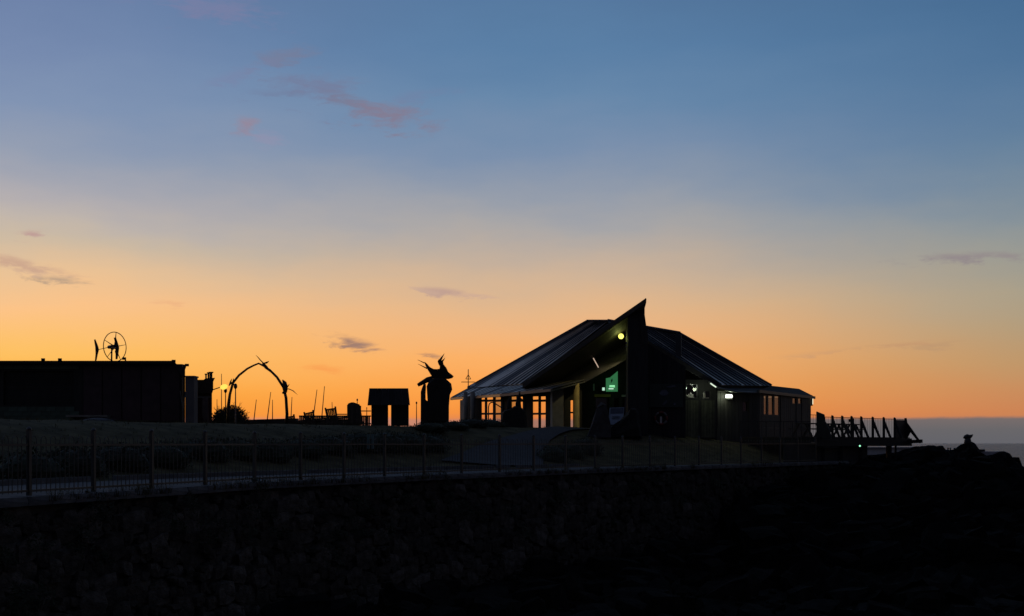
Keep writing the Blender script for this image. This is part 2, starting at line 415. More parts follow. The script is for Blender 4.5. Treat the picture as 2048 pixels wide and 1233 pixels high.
# beach
def beach_h(x, y):
    d, s_ = fence_near(Vector((x, y)))
    return .55 + .6 * sst(1 + d / 7) + .28 * fbm(x * .35, y * .35, 3) + .12 * fbm(x * 1.6, y * 1.6, 9) - .9 * sst((x - 24) / 20)
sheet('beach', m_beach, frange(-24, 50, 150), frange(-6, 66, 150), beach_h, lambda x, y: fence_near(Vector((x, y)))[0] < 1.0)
# pebbles and small boulders on the beach
def stone_mesh(name, m, seed, j=.16, round_=.78):
    r = random.Random(seed); vs = []; idx = {}
    for i in (-1, 0, 1):
        for jj in (-1, 0, 1):
            for k in (-1, 0, 1):
                if (i, jj, k) == (0, 0, 0): continue
                v = Vector((i, jj, k)); n_ = abs(i) + abs(jj) + abs(k)
                v *= {1: 1.0, 2: .5 + .5 * round_, 3: .25 + .75 * round_ * .95}[n_]
                v += Vector((r.uniform(-j, j), r.uniform(-j, j), r.uniform(-j, j)))
                idx[i, jj, k] = len(vs); vs.append(v * .5)
    fs = []
    for ax in range(3):
        for sg in (-1, 1):
            for a in (-1, 0):
                for c in (-1, 0):
                    q = []
                    for (da, dc) in ((0, 0), (1, 0), (1, 1), (0, 1)):
                        key = [0, 0, 0]; key[ax] = sg; key[(ax + 1) % 3] = a + da; key[(ax + 2) % 3] = c + dc; q.append(idx[tuple(key)])
                    fs.append(tuple(q if sg > 0 else q[::-1]))
    b_ = MB(); b_.v = vs; b_.f = fs; return b_
SV = [stone_mesh('s', m_stone, 100 + i) for i in range(10)]
def add_stone(b_, proto, loc, rot, sc, roll=0.0):
    mt = Matrix.Translation(loc) @ Matrix.Rotation(rot, 4, 'Z') @ Matrix.Rotation(roll, 4, 'Y') @ Matrix.Diagonal((*sc, 1))
    b_.add([mt @ v for v in proto.v], proto.f)
pe = MB()
for i in range(2600):
    y = RND.uniform(26, 62); x = RND.uniform(-8, .62 * y)
    d, s_ = fence_near(Vector((x, y)))
    if d > -.6: continue
    sz = RND.uniform(.08, .3) if RND.random() < .7 else RND.uniform(.3, 1.3) ** 1.3
    add_stone(pe, SV[i % 10], Vector((x, y, beach_h(x, y) + sz * .1)), RND.uniform(0, 6.3), (sz * RND.uniform(.7, 1.6), sz * RND.uniform(.7, 1.2), sz * RND.uniform(.45, .9)), RND.uniform(-.5, .5))
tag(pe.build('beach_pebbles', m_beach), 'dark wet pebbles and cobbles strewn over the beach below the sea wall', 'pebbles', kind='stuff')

# rubble sea wall under the promenade
wall = thing('sea_wall', (FL[3][0], FL[3][1], 1.0), 'dark rubble stone sea wall below the promenade railing', 'wall')
wc = MB()
for s_ in S:
    p, d, n = fence_at(s_)
    for z, off in ((-.3, -.5), (PATHZ - .02, -.06), (PATHZ - .02, .5)):
        q = p + n * off; wc.v.append(Vector((q.x, q.y, z)))
for i in range(len(S) - 1):
    for k in range(2): wc.f.append((i * 3 + k, (i + 1) * 3 + k, (i + 1) * 3 + k + 1, i * 3 + k + 1))
wc.build('mortar_core', m_mortar, wall)
stones = []; z = .1; row = 0
while z < PATHZ - .16:
    s_ = 3 + RND.random() * .5
    while s_ < ACC[-1] - 4:
        big = RND.random(); w = RND.uniform(.2, .42) if big < .6 else RND.uniform(.42, .85); h = w * RND.uniform(.45, .85); h = min(h, .5)
        p, d, n = fence_at(s_ + w / 2); zc_ = min(z + RND.uniform(-.12, .12), PATHZ - .12 - h * .45)
        off = -.06 - .36 * (PATHZ - zc_) / 4 - RND.uniform(-.04, .07)
        q = p + n * off; c = Vector((q.x, q.y, zc_))
        stones.append((c, math.atan2(d.y, d.x), (w * 1.08, RND.uniform(.22, .4), h * 1.06), RND.randrange(10), RND.uniform(-.3, .3)))
        s_ += w * .92
    z += .27
def seen(c):
    px = CX + F * c.x / c.y; py = HY - F * (c.z - EYE) / c.y; return -40 < px < 2080 and py < 1260
vis = sorted([t_ for t_ in stones if seen(t_[0])], key=lambda t_: t_[0].y / (t_[2][0] * t_[2][2]) ** .5)
SME = [b_.mesh('stone', m_stone) for b_ in SV]
for c, r, sc, k, ro_ in vis[:300]: place('stone', SME[k], wall, c, (RND.uniform(-.08, .08), ro_, r), sc)
rs = MB()
for c, r, sc, k, ro_ in vis[300:]: add_stone(rs, SV[k], c, r, sc, ro_)
tag(rs.build('rubble_stones', m_stone, wall), kind='stuff')
cop = stone_mesh('coping_stone', m_kerb, 55, .05, .95).mesh('coping_stone', m_kerb)
s_ = 8.0
while s_ < ACC[-1] - 5:
    w = RND.uniform(.55, .85); p, d, n = fence_at(s_ + w / 2); q = p + n * -.12
    place('coping_stone', cop, wall, (q.x, q.y, PATHZ - .03), (0, 0, math.atan2(d.y, d.x)), (w * .98, .42, .17)); s_ += w

# ------------------------------------------------------------------ right-hand rocks
prof = [(1560,930),(1640,922),(1700,918),(1745,914),(1792,909),(1810,903),(1830,898),(1858,895),(1886,896),(1893,906),(1908,903),(1928,890),(1936,887.5),(1944,888),(1952,892),(1961,909),(1974,916),(1989,911),(2005,906),(2020,911),(2027,922),(2040,931),(2050,940),(2090,955),(2160,985)]
def crest(px):
    if px <= prof[0][0]: return prof[0][1]
    for (a, ya), (b_, yb) in zip(prof, prof[1:]):
        if px <= b_: return lerp(ya, yb, (px - a) / (b_ - a))
    return prof[-1][1]
ZC = 74.0
def rock_h(x, y):
    px = CX + F * x / ZC; hc = EYE + (HY - crest(px) + 4) / F * ZC
    t_ = (y - ZC)
    if t_ < 0:
        k = sst((-t_ - 7) / 30); base = lerp(hc, .9, k ** .8) - min(.5, .16 * (-t_) ** .7) * (1 - k)
        base += (fbm(x * .45, y * .45, 2) * .75 + fbm(x * 1.5, y * 1.5, 5, 4) * .32) * min(1, -t_ / 3)
        base = min(base, EYE + (HY - crest(CX + F * x / y) + 3) / F * y - .03)
    else: base = hc - .3 * t_ - .02 * t_ * t_ + fbm(x * .6, y * .6, 4) * .3 * min(1, t_ / 2)
    base += .06 * fbm(x * 3, y * 3, 7)
    return base
def rock_keep(x, y):
    d, s_ = fence_near(Vector((x, y))); return d < .2 or x > 16.5
ro = MB()
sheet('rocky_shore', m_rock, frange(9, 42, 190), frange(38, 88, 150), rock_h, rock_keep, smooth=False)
bo = MB()
for i in range(1500):
    y = RND.uniform(44, 73); x = RND.uniform(.2 * y, .46 * y)
    if not rock_keep(x, y): continue
    sz = RND.uniform(.25, 1.5) ; z = rock_h(x, y)
    zl = EYE + (HY - crest(CX + F * x / y)) / F * y
    if z + sz * .62 > zl - .05: continue
    add_stone(bo, SV[i % 10], Vector((x, y, z)), RND.uniform(0, 6.3), (sz * RND.uniform(.8, 1.5), sz, sz * RND.uniform(.5, .9)), RND.uniform(-.6, .6))
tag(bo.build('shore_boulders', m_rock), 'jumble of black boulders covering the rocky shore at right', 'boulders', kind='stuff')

# far shore behind the boats
fs_ = MB(); xs = frange(-1500, 170, 90)
for x in xs:
    h = EYE + max(0.5, 26 + 13 * fbm(x * .006, 1.3) + 5 * fbm(x * .03, 4.1)) * sst((160 - x) / 260)
    fs_.v += [Vector((x, 2400, -1)), Vector((x, 2420, h)), Vector((x, 2900, h * .9))]
for i in range(len(xs) - 1):
    for k in range(2): fs_.f.append((i * 3 + k, (i + 1) * 3 + k, (i + 1) * 3 + k + 1, i * 3 + k + 1))
tag(fs_.build('far_shore', mat('far_land', (.03, .032, .03), 1, .3, .02)), kind='structure')
#PART2
# ------------------------------------------------------------------ promenade railing
POSTS = [-80, 58, 187, 303, 410, 509, 601, 688, 769, 848, 923, 999, 1067, 1131, 1190, 1245, 1300, 1350, 1398, 1443, 1482, 1523, 1560, 1595, 1631]
rail = thing('promenade_railing', (FL[3][0], FL[3][1], PATHZ), 'grey steel bow-topped railing along the edge of the promenade', 'railing')
pm = MB().box((0, 0, .62), (.07, .07, 1.24)).lathe((0, 0, 1.24), [(.05, 0), (.05, .02), (.03, .05), (.0, .06)], 8).mesh('post', m_steel)
hb = MB(); hw = .075
hp = [(-hw, .1), (-hw, .98)] + [(-hw * math.cos(a), 1.06 + hw * math.sin(a)) for a in frange(0, math.pi, 5)] + [(hw, .98), (hw, .1)]
hb.tube([Vector((a, 0, z)) for a, z in hp], .0085, 4)
hoop = hb.mesh('hoop', m_steel)
pts = [fence_px(x) for x in POSTS]
for q, s_ in pts:
    _, d, n = fence_at(s_); place('post', pm, rail, (q.x, q.y, PATHZ), (0, 0, math.atan2(d.y, d.x)))
for (a, sa), (b_, sb) in zip(pts, pts[1:]):
    d = (b_ - a); L = d.length; ang = math.atan2(d.y, d.x)
    r = MB()
    for z in (.14, .97): r.bar((a.x, a.y, PATHZ + z), (b_.x, b_.y, PATHZ + z), .04)
    r.build('rail', m_steel, rail)
    nh = 7
    for k in range(nh):
        c = lerp(a, b_, (k + .5) / nh); place('hoop', hoop, rail, (c.x, c.y, PATHZ), (0, 0, ang))

# ------------------------------------------------------------------ visitor pavilion
class WP:                           # a vertical wall plane through two ground points
    def __init__(s, A, B): s.A = Vector((A.x, A.y)); s.B = Vector((B.x, B.y)); s.d = (s.B - s.A).normalized(); s.n = Vector((-s.d.y, s.d.x)); s.L = (s.B - s.A).length
    def uz(s, px, py):
        k = (px - CX) / F; t = (k * s.A.y - s.A.x) / (s.d.x - k * s.d.y); Y = s.A.y + s.d.y * t
        return t, EYE + (HY - py) / F * Y
    def pt(s, u, z, off=0.0):
        q = s.A + s.d * u + s.n * off; return Vector((q.x, q.y, z))
    def slab(s, mb, u0, u1, z0, z1, o0=0.0, o1=.25):
        mb.hexa([s.pt(u0, z0, o0), s.pt(u1, z0, o0), s.pt(u1, z0, o1), s.pt(u0, z0, o1), s.pt(u0, z1, o0), s.pt(u1, z1, o0), s.pt(u1, z1, o1), s.pt(u0, z1, o1)])
    def rect(s, r):
        x0, x1, y0, y1 = r; u0, _ = s.uz(x0, 0); u1, _ = s.uz(x1, 0); xm = (x0 + x1) / 2
        return u0, u1, s.uz(xm, y1)[1], s.uz(xm, y0)[1]
    def wall(s, mb, u0, u1, z0, z1, ops, th=.25):
        cuts = sorted({u0, u1, *[c for o in ops for c in o[:2] if u0 < c < u1]})
        for a, b_ in zip(cuts, cuts[1:]):
            m_ = (a + b_) / 2; iv = sorted([(o[2], o[3]) for o in ops if o[0] < m_ < o[1]]); z = z0
            for p, q in iv:
                if p > z + .01: s.slab(mb, a, b_, z, p, 0, th)
                z = max(z, q)
            if z < z1 - .01: s.slab(mb, a, b_, z, z1, 0, th)
def window(wp, parent, r, g, bars=(), fm=None, ins=.05, fr=.045, name='window'):
    u0, u1, z0, z1 = wp.rect(r) if len(r) == 4 and r[0] > 50 else r
    f = MB()
    wp.slab(f, u0, u0 + fr, z0, z1, ins, ins + .08); wp.slab(f, u1 - fr, u1, z0, z1, ins, ins + .08)
    wp.slab(f, u0 + fr, u1 - fr, z0, z0 + fr, ins, ins + .08); wp.slab(f, u0 + fr, u1 - fr, z1 - fr, z1, ins, ins + .08)
    xm = (r[0] + r[1]) / 2
    for (ya, yb) in bars:
        wp.slab(f, u0 + fr, u1 - fr, wp.uz(xm, yb)[1], wp.uz(xm, ya)[1], ins, ins + .08)
    fo = f.build(name, fm or m_frame, parent)
    p = MB(); wp.slab(p, u0 + fr * .5, u1 - fr * .5, z0 + fr * .5, z1 - fr * .5, ins + .03, ins + .036)
    p.build('pane', g, fo)
    return fo
def seam_panels(parent, top, bot, n, m1, m2=None, th=.05, rib=.075, dark=(0, 3, 8, 13, 18), rh=.05):
    """standing seam sheets between two polylines, each sheet a piece of its own"""
    def along(pl, t):
        L = [0.0]
        for a, b_ in zip(pl, pl[1:]): L.append(L[-1] + (b_ - a).length)
        s_ = t * L[-1]
        for i in range(len(pl) - 1):
            if s_ <= L[i + 1] + 1e-6: return lerp(pl[i], pl[i + 1], (s_ - L[i]) / max(1e-6, L[i + 1] - L[i]))
        return pl[-1]
    for i in range(n):
        a, b_ = along(top, i / n), along(top, (i + 1) / n); c, d = along(bot, (i + 1) / n), along(bot, i / n)
        nr = (b_ - a if (b_ - a).length > .05 else c - d).cross(d - a).normalized()
        if nr.z < 0: nr = -nr
        mb = MB(); dn = nr * -th
        mb.hexa([a + dn, d + dn, c + dn, b_ + dn, a, d, c, b_] if True else [])
        e = (c - d).normalized() * rib
        e2 = (b_ - a).normalized() * min(rib, (b_ - a).length * .5)
        up = nr * rh
        mb.hexa([a + nr * .003, d + nr * .003, d + e + nr * .003, a + e2 + nr * .003, a + up, d + up, d + e + up, a + e2 + up])
        o = mb.build('roof_panel', m1 if not m2 or i not in dark else m2, parent); o.data.materials.append(m_rib)
        for q in o.data.polygons[6:]: q.material_index = 1

PAV = thing('visitor_centre', G(1240, 68, 6.0), 'large dark pavilion with sweeping seamed roof, pointed prow and lit entrance', 'building')
ZF = 6.2                                                        # floor level
# --- roof
Ta, Tb = P(1173, 643, 74), P(1215, 643, 74); bk = Vector((0, 4, 0)); Tc, Td = Tb + bk, Ta + bk
e0, e1, e2 = P(935, 776, 76.5), P(1050, 768, 69.5), P(1170, 757, 66.2)
RB = P(1360, 668, 75); RA, RD, RC = P(1297, 687, 64.8), P(1437, 770, 66.8), P(1543, 772, 76)
eb = e0 + Vector((.6, 12, 0)); RCb = RC + Vector((-1.0, 13, 0)); RBb = RB + Vector((-.6, 6, 0))
rf = MB()
dnv = Vector((0, 0, -.12))
def tri_slab(mb, *p): 
    p = [Vector(q) for q in p]; mb.prism(p, (0, 0, -.1))
tri_slab(rf, Ta, Td, eb, e0); tri_slab(rf, Tb + dnv, e1 + dnv, e2 + dnv, RA + dnv); tri_slab(rf, Ta, Tb, Tc, Td)
tri_slab(rf, Tb, RB, RBb, Tc); tri_slab(rf, RB, RC, RCb, RBb); tri_slab(rf, Td, Tc, RCb, eb)
tri_slab(rf, Tc, RBb, RCb)
roof = rf.build('roof', m_slate2, PAV)
seam_panels(roof, [Ta, Tb], [e0, e1], 13, m_slate, m_slate2, .05, .15, (0, 1, 6, 7))
seam_panels(roof, [Tb, RB], [RA, RD, RC], 17, m_slate2, m_slate, dark=(6, 10, 14))
k0, k1, k2 = P(903, 795, 75.8), P(1002, 787.6, 67.2), P(1103, 777, 63.8)
skf = MB()
lsk = Vector((0, 0, -.16))
skirt = MB().prism([e0 + lsk, e1 + lsk, k1 + lsk * .6, k0 + lsk * .6], (0, 0, -.06)).prism([e1 + lsk, e2 + lsk, k2 + lsk * .6, k1 + lsk * .6], (0, 0, -.06)).build('skirt_roof', m_slate2, PAV)
dv = Vector((0, 0, -.05))
seam_panels(skirt, [e0 + dv, e1 + dv, e2 + dv], [k0, k1, k2], 19, m_slate, m_slate2, .04, .07, rh=.022)
fa = MB()
fa.bar(k0 + Vector((0, 0, -.1)), k1 + Vector((0, 0, -.1)), .13).bar(k1 + Vector((0, 0, -.1)), k2 + Vector((0, 0, -.1)), .13)
fa.bar(k0 + Vector((0, 0, -.1)), P(931, 785, 82), .15)
fa.build('fascia', mat('fascia_metal', (.17, .155, .15), .4, .1, 4, metal=.5), skirt)
# flashing patch near the left ridge
MB().prism([P(940, 776, 75.2) + Vector((0, -.1, .06)), P(949, 774, 75) + Vector((0, -.1, .06)), P(951, 771.5, 75) + Vector((0, -.1, .1)), P(944, 772.5, 75.2) + Vector((0, -.1, .1))], (0, .05, .03)).build('flashing', mat('lead_flashing', (.4, .37, .36), .3, .1, 4, metal=.5), roof)
MB().tube([Tb + Vector((0, -.05, .05)), RB + Vector((0, -.05, .05))], .09, 6).tube([RB + Vector((0, 0, .03)), RC + Vector((0, 0, .03))], .07, 6).tube([Ta + Vector((0, 0, .03)), Tb + Vector((0, 0, .03))], .07, 6).tube([Ta + Vector((0, 0, .02)), e0 + Vector((0, 0, .02))], .06, 6).build('ridge_cap', m_slate2, roof)
# right low skirt and curved eave
q0, q1, q2 = P(1437, 776, 66.0), P(1470, 783, 66.6), P(1520, 785, 69)
sk2 = MB().prism([RD + lsk, RC + lsk, q2, q1], (0, 0, -.08)).prism([RD + lsk, q1, q0], (0, 0, -.08)).build('skirt_roof', m_felt, PAV)
ev = [P(1418, 764, 65.6), P(1426, 770, 65.6), P(1436, 776, 65.7), P(1450, 780, 66), P(1470, 783.5, 66.4), P(1495, 785, 67.6), P(1520, 786, 69)]
MB().tube(ev, .06, 6).build('eave_gutter', mat('gutter_metal', (.12, .12, .115), .5, .1, 4, metal=.2), sk2)
# dormer box on the right roof
MB().hexa([P(1351, 728, 70), P(1362, 730, 70), P(1364, 726, 72), P(1353, 724, 72), P(1352, 668, 71), P(1362, 670, 71), P(1363, 670, 73), P(1353, 668, 73)]).build('roof_vent', m_black, PAV)
# rake board along the right gable
MB().prism([RA + Vector((0, -.12, .12)), RD + Vector((0, -.12, .08)), RD + Vector((0, -.12, -.2)), RA + Vector((0, -.12, -.25))], (0, .1, 0)).build('rake_board', m_dark, PAV)
# --- prow canopy
E0, E1 = P(1045, 769, 66.8), P(1291, 599, 61.5); U1, U0 = P(1226, 646, 73.4), P(1056, 767, 70.2)
W1, W0 = P(1258, 690, 68.5), P(1120, 772, 68.5); dn = Vector((0, 0, -.22))
can = MB().hexa([E0 + dn, E1 + dn, W1, W0, E0, E1, U1, U0]).build('canopy', m_dark, PAV)
for i in range(9):
    a, b_ = i / 9 + .006, (i + 1) / 9 - .006; lo = Vector((0, 0, -.03)); e = Vector((0, .1, 0))
    f0, f1 = lerp(E0 + dn, W0, a) , lerp(E1 + dn, W1, a); g0, g1 = lerp(E0 + dn, W0, b_), lerp(E1 + dn, W1, b_)
    MB().hexa([f0 + lo, f1 + lo, g1 + lo, g0 + lo, f0 - lo * .3, f1 - lo * .3, g1 - lo * .3, g0 - lo * .3]).build('soffit_board', m_soffit, can)
MB().prism([E0 + Vector((0, -.05, .04)), E1 + Vector((0, -.05, .04)), E1 + dn + Vector((0, -.05, 0)), E0 + dn + Vector((0, -.05, 0))], (0, -.06, 0)).build('front_board', m_black, can)
# prow pier
pz = 62.2
pier = [(1256, 872), (1256, 636), (1268, 626), (1280, 612), (1288, 601), (1291, 596.5), (1293, 598), (1292.5, 606), (1289.5, 617), (1289.5, 630), (1292, 648), (1295, 664), (1297, 690), (1297, 872)]
MB().prism([P(x, y, pz) for x, y in pier], (0, 1.1, 0)).build('prow_pier', m_black, PAV)
MB().prism([P(x, y, pz - .03) for x, y in [(1285, 614), (1289.3, 608), (1288.6, 618), (1289, 630), (1291.5, 648), (1294.5, 664), (1295.5, 690), (1284, 690), (1281, 640)]], (0, .08, 0)).build('pier_cladding', m_dark, PAV)
# --- gable wall right of the pier, with display panel
MB().prism([P(x, y, 63.2) for x, y in [(1297, 876), (1297, 688), (1371, 734), (1371, 876)]], (0, .3, 0)).build('gable_wall', m_black, PAV)
for i in range(8):
    xa = 1297.6 + i * 9.2; MB().prism([P(xa, 874, 63.18), P(xa, 690 + (xa - 1297) * .62, 63.18), P(xa + 8.6, 690 + (xa + 8.6 - 1297) * .62, 63.18), P(xa + 8.6, 874, 63.18)], (0, -.03, 0)).build('wall_board', m_black, PAV)
# --- window wall between gable and lamp wall
def room(name, x0, x1, d0, d1, z0, z1, m_):
    a, b_, c, d = G(x0, d0, z0), G(x1, d0, z0), G(x1, d1, z0), G(x0, d1, z0); h = Vector((0, 0, z1 - z0)); t = .08
    mb = MB(); mb.prism([c, d, d + h, c + h], (0, t, 0)); mb.prism([a, d, d + h, a + h], (-t, 0, 0)); mb.prism([b_, c, c + h, b_ + h], (t, 0, 0)); mb.prism([a + h, b_ + h, c + h, d + h], (0, 0, t)); mb.prism([a, b_, c, d], (0, 0, -t))
    return mb.build(name, m_, PAV)
wv_ = WP(G(1366, 65.3, 0), G(1433, 65.9, 0)); o1 = wv_.rect((1372, 1397, 768, 797)); o2 = wv_.rect((1405, 1423, 781, 799)); u1 = wv_.uz(1433, 0)[0]
w_ = MB(); wv_.wall(w_, 0, u1, 5.75, wv_.uz(1400, 760)[1], [o1, o2]); w_.build('wall', m_dark, PAV)
for r in (o1, o2): window(wv_, PAV, r, m_glass)
mb_pale = mat('boards_olive', (.085, .085, .055), .75, .3, 4, .1)
for i in range(11):
    ua = .1 + i * (u1 - .2) / 11; 
    if 5 <= i < 6: continue
    b_ = MB(); wv_.slab(b_, ua, ua + (u1 - .2) / 11 - .02, 5.8, min(o1[2], o2[2]) - .06, -.03, 0); b_.build('wall_board', mb_pale, PAV)
rm = room('shop_interior', 1367, 1432, 66.2, 68.5, 6.4, 8.6, m_dark)
sh = MB(); sp = [wv_.pt(lerp(o1[0] + .03, o1[1], t), o1[2] + .28 - .22 * math.sin(t * 1.57) , .5) for t in frange(0, 1, 6)]
sh.tube(sp, .035, 5); wv_.slab(sh, o2[0], o2[1], o2[2] + .04, o2[2] + .1, .3, .6); sh.build('display_shelf', m_trim, rm)
for u_, h_ in ((lerp(o1[0], o1[1], .55), .2), (lerp(o1[0], o1[1], .72), .3), (lerp(o1[0], o1[1], .85), .18), (lerp(o2[0], o2[1], .3), .28), (lerp(o2[0], o2[1], .62), .4), (lerp(o2[0], o2[1], .72), .36)):
    zb = o1[2] + .06 if u_ < o1[1] else o2[2] + .1
    c = wv_.pt(u_, zb, .48); MB().lathe(c, [(.035, 0), (.04, h_ * .6), (.018, h_ * .8), (.018, h_)], 7).build('display_bottle', m_trim, rm)
c = wv_.pt(lerp(o1[0], o1[1], .28), lerp(o1[2], o1[3], .72), .5)
MB().ball(c, .07).build('spot_bulb', emit('cool_bulb', (.8, 1, .8), 6), rm)
light('shop_spot', 'POINT', c + Vector((.3, -.15, .1)), 7, (.85, 1, .82), .08, parent=rm)
# --- lamp wall
wl = WP(G(1433, 66.6, 0), G(1518, 69.2, 0)); ul = wl.uz(1518, 0)[0]; w_ = MB(); sw = wl.rect((1485.5, 1497, 803, 824))
wl.wall(w_, 0, ul, 5.6, wl.uz(1475, 784)[1], [sw]); w_.build('wall', m_dark, PAV)
window(wl, PAV, sw, m_glassdark, [(812, 815)])
MB().prism([G(1480, 69.6, 6.2), G(1505, 70.3, 6.2), G(1505, 70.3, 8.2), G(1480, 69.6, 8.2)], (0, .1, 0)).build('curtain', m_pale, PAV)
nb = 12
for i in range(nb):
    ua = i * ul / nb
    if sw[0] - .1 < ua + ul / nb / 2 < sw[1] + .1: continue
    b_ = MB(); wl.slab(b_, ua + .01, ua + ul / nb - .01, 5.65, wl.uz(1475, 787)[1], -.03, 0); b_.build('wall_board', m_dark, PAV)
# --- right wing
wr = WP(G(1518, 69.2, 0), G(1621, 78, 0)); ur = wr.uz(1621, 0)[0]
ops = [wr.rect(r) for r in ((1526, 1533.6, 791, 830), (1536.6, 1546, 791.5, 830.5), (1549, 1558.4, 792, 831), (1583.5, 1592, 796.5, 808), (1594.5, 1603, 797, 808))]
w_ = MB(); zt = wr.uz(1518, 783)[1]; wr.wall(w_, 0, ur, 5.3, zt, ops, .06)
wend = MB(); wr.slab(w_, ur - .25, ur, 5.3, zt, .26, 6.0); w_.build('wall', m_dark, PAV)
bw = WP(wr.pt(0, 0, 6.0), wr.pt(ur, 0, 6.0)); bb = MB(); wr.slab(bb, 0, ur - .3, 5.3, 6.6, 5.8, 6.0); wr.slab(bb, 0, ur - .3, zt - .3, zt, 5.8, 6.0)
for k in (0, .33, .66, .97): wr.slab(bb, k * (ur - .3), k * (ur - .3) + .14, 6.61, zt - .31, 5.8, 6.0)
bb.build('rear_wall', m_dark, PAV)
for i, o in enumerate(ops): window(wr, PAV, o, m_glassdark, [(800.5, 805)] if i < 3 else (), ins=.0, fr=.025)
wr.slab(bb, 0, .2, 5.3, zt, .3, 5.8)
MB().hexa([wr.pt(.05, 6.0, .3), wr.pt(ur - .3, 6.0, .3), wr.pt(ur - .3, 6.0, 5.7), wr.pt(.05, 6.0, 5.7), wr.pt(.05, 6.05, .3), wr.pt(ur - .3, 6.05, .3), wr.pt(ur - .3, 6.05, 5.7), wr.pt(.05, 6.05, 5.7)]).build('floor', m_dark, PAV)
f0, f1 = P(1516, 781, 68.6), P(1628, 794, 78.6); t0, t1 = P(1543, 772, 73.5), P(1598, 778, 81)
g0 = t0 + Vector((0, 4, -.35)); g1 = P(1626, 792, 85)
MB().prism([f0, f1, t1, t0], (0, 0, -.12)).prism([t0, t1, g1, g0], (0, 0, -.12)).prism([f1, g1, t1], (0, 0, -.1)).build('wing_roof', m_felt, PAV)
MB().bar(f0 + Vector((0, -.05, -.06)), f1 + Vector((0, -.05, -.06)), .16).build('fascia', mat('fascia_grey', (.06, .058, .058), .5, .1, 4), PAV)
nb = 26
for i in range(nb):
    ua = i * ur / nb; mid = ua + ur / nb / 2
    if any(o[0] - .06 < mid < o[1] + .06 for o in ops): continue
    b_ = MB(); wr.slab(b_, ua + .012, ua + ur / nb - .012, 5.35, zt - .12, -.03, 0); b_.build('wall_board', m_dark, PAV)
# --- left glazed hall
wf = WP(G(935, 72.2, 0), G(1103, 67.0, 0)); uf = wf.uz(1103, 0)[0]
bays = [((944, 947.5, 796, 859), m_glass), ((961, 969.8, 794, 859), m_glass), ((972, 986, 794, 859), m_glass), ((989, 1004, 794, 859), m_glassdull), ((1021, 1033, 793, 858), m_glassdull), ((1039, 1051, 793, 858), m_glass), ((1063.5, 1077, 792.5, 857), m_glass), ((1079.5, 1091.5, 792.5, 857), m_glass)]
opf = [wf.rect(r) for r, g in bays]; w_ = MB(); ztf = wf.uz(1020, 789)[1]
wf.wall(w_, 0, uf, 6.0, ztf, opf, .07); w_.build('wall', m_dark, PAV)
for (r, g), o in zip(bays, opf): window(wf, PAV, r, g, [(799.5, 804), (826, 830)], fr=.022, ins=.005)
for x, rr in ((939, .12), (953.5, .14), (1013, .1), (1057, .1)):
    u_ = wf.uz(x, 0)[0]; c = wf.pt(u_, 6.1, -.3); MB().lathe(c, [(rr, 0), (rr, 2.35)], 12).build('column', m_conc, PAV, True)
wle = WP(G(920, 74.2, 0), G(935, 72.4, 0)); b_ = MB(); wle.slab(b_, 0, wle.L, 6.0, wle.uz(927, 800)[1], 0, .25); b_.build('end_wall', m_conc, PAV)
# rear glazing of the hall
wb = WP(G(925, 86, 0), G(1165, 82, 0)); ub = wb.uz(1165, 0)[0]; b_ = MB()
wb.slab(b_, 0, ub, 8.75, 9.1, 0, .2); wb.slab(b_, 0, ub, 6.0, 6.12, 0, .2)
for x in (928, 1012, 1057, 1125, 1162): u_ = wb.uz(x, 0)[0]; wb.slab(b_, u_ - .12, u_ + .12, 6.12, 8.75, 0, .2)
b_.build('rear_wall', m_dark, PAV)
MB().prism([G(924, 75.2, 6.05), G(1160, 66.5, 6.05), G(1160, 82, 6.05), G(926, 86, 6.05)], (0, 0, .1)).build('floor', m_dark, PAV)
# right end of the hall: white trim, grey pier, slit window, lamplit ochre column
MB().prism([P(1101, 778.5, 64.6), P(1104.5, 778, 64.6), P(1104.5, 862, 64.6), P(1101, 862, 64.6)], (0, .12, 0)).build('trim_post', m_trim, PAV)
MB().prism([P(1105, 772, 65.6), P(1127, 770, 65.6), P(1127, 870, 65.6), P(1105, 870, 65.6)], (0, .5, 0)).build('wall_pier', m_conc, PAV)
MB().prism([P(1127.5, 768, 66.5), P(1140.5, 768, 66.5), P(1140.5, 872, 66.5), P(1127.5, 872, 66.5)], (0, .25, 0)).prism([P(1140.5, 768, 66.5), P(1148, 768, 66.5), P(1148, 800, 66.5), P(1140.5, 800, 66.5)], (0, .25, 0)).build('wall', m_dark, PAV)
ws = WP(G(1140, 66.5, 0), G(1149, 66.5, 0)); window(ws, PAV, (1140.5, 1147, 800, 864), m_glass, [(824, 827)], fr=.025)
MB().lathe(G(1152.5, 65.8, 5.75), [(.2, 0), (.2, .08), (.165, .1), (.165, 2.9)], 16).build('column', m_col, PAV, True)
# --- entrance wall under the canopy
we = WP(G(1160, 69.2, 0), G(1262, 69.2, 0)); ue = we.uz(1262, 0)[0]
od = [we.rect((1190, 1220, 795, 866)), we.rect((1226.5, 1240, 795, 866)), we.rect((1243, 1255, 795, 866))]
w_ = MB(); we.wall(w_, 0, ue, 5.7, we.uz(1200, 700)[1], od); w_.build('entrance_wall', m_soffit, PAV)
for o in od: window(we, PAV, o, m_glassdull, name='glass_door', fm=m_frame)
b_ = MB(); we.slab(b_, *[we.rect((1189, 1221, 789, 794.5))[i] for i in (0, 1, 2, 3)], -.06, -.005); b_.build('door_header', mat('header_yellow', (.5, .33, .07), .6, .15, 4), PAV)
b_ = MB(); we.slab(b_, *we.rect((1243, 1256, 790, 794)), -.05, -.005); b_.build('door_header', m_trim, PAV)
b_ = MB(); we.slab(b_, *we.rect((1186, 1189, 768, 782)), -.08, -.005); b_.build('pale_light_strip', m_trim, PAV)  # white strip stands in for a thin vertical light
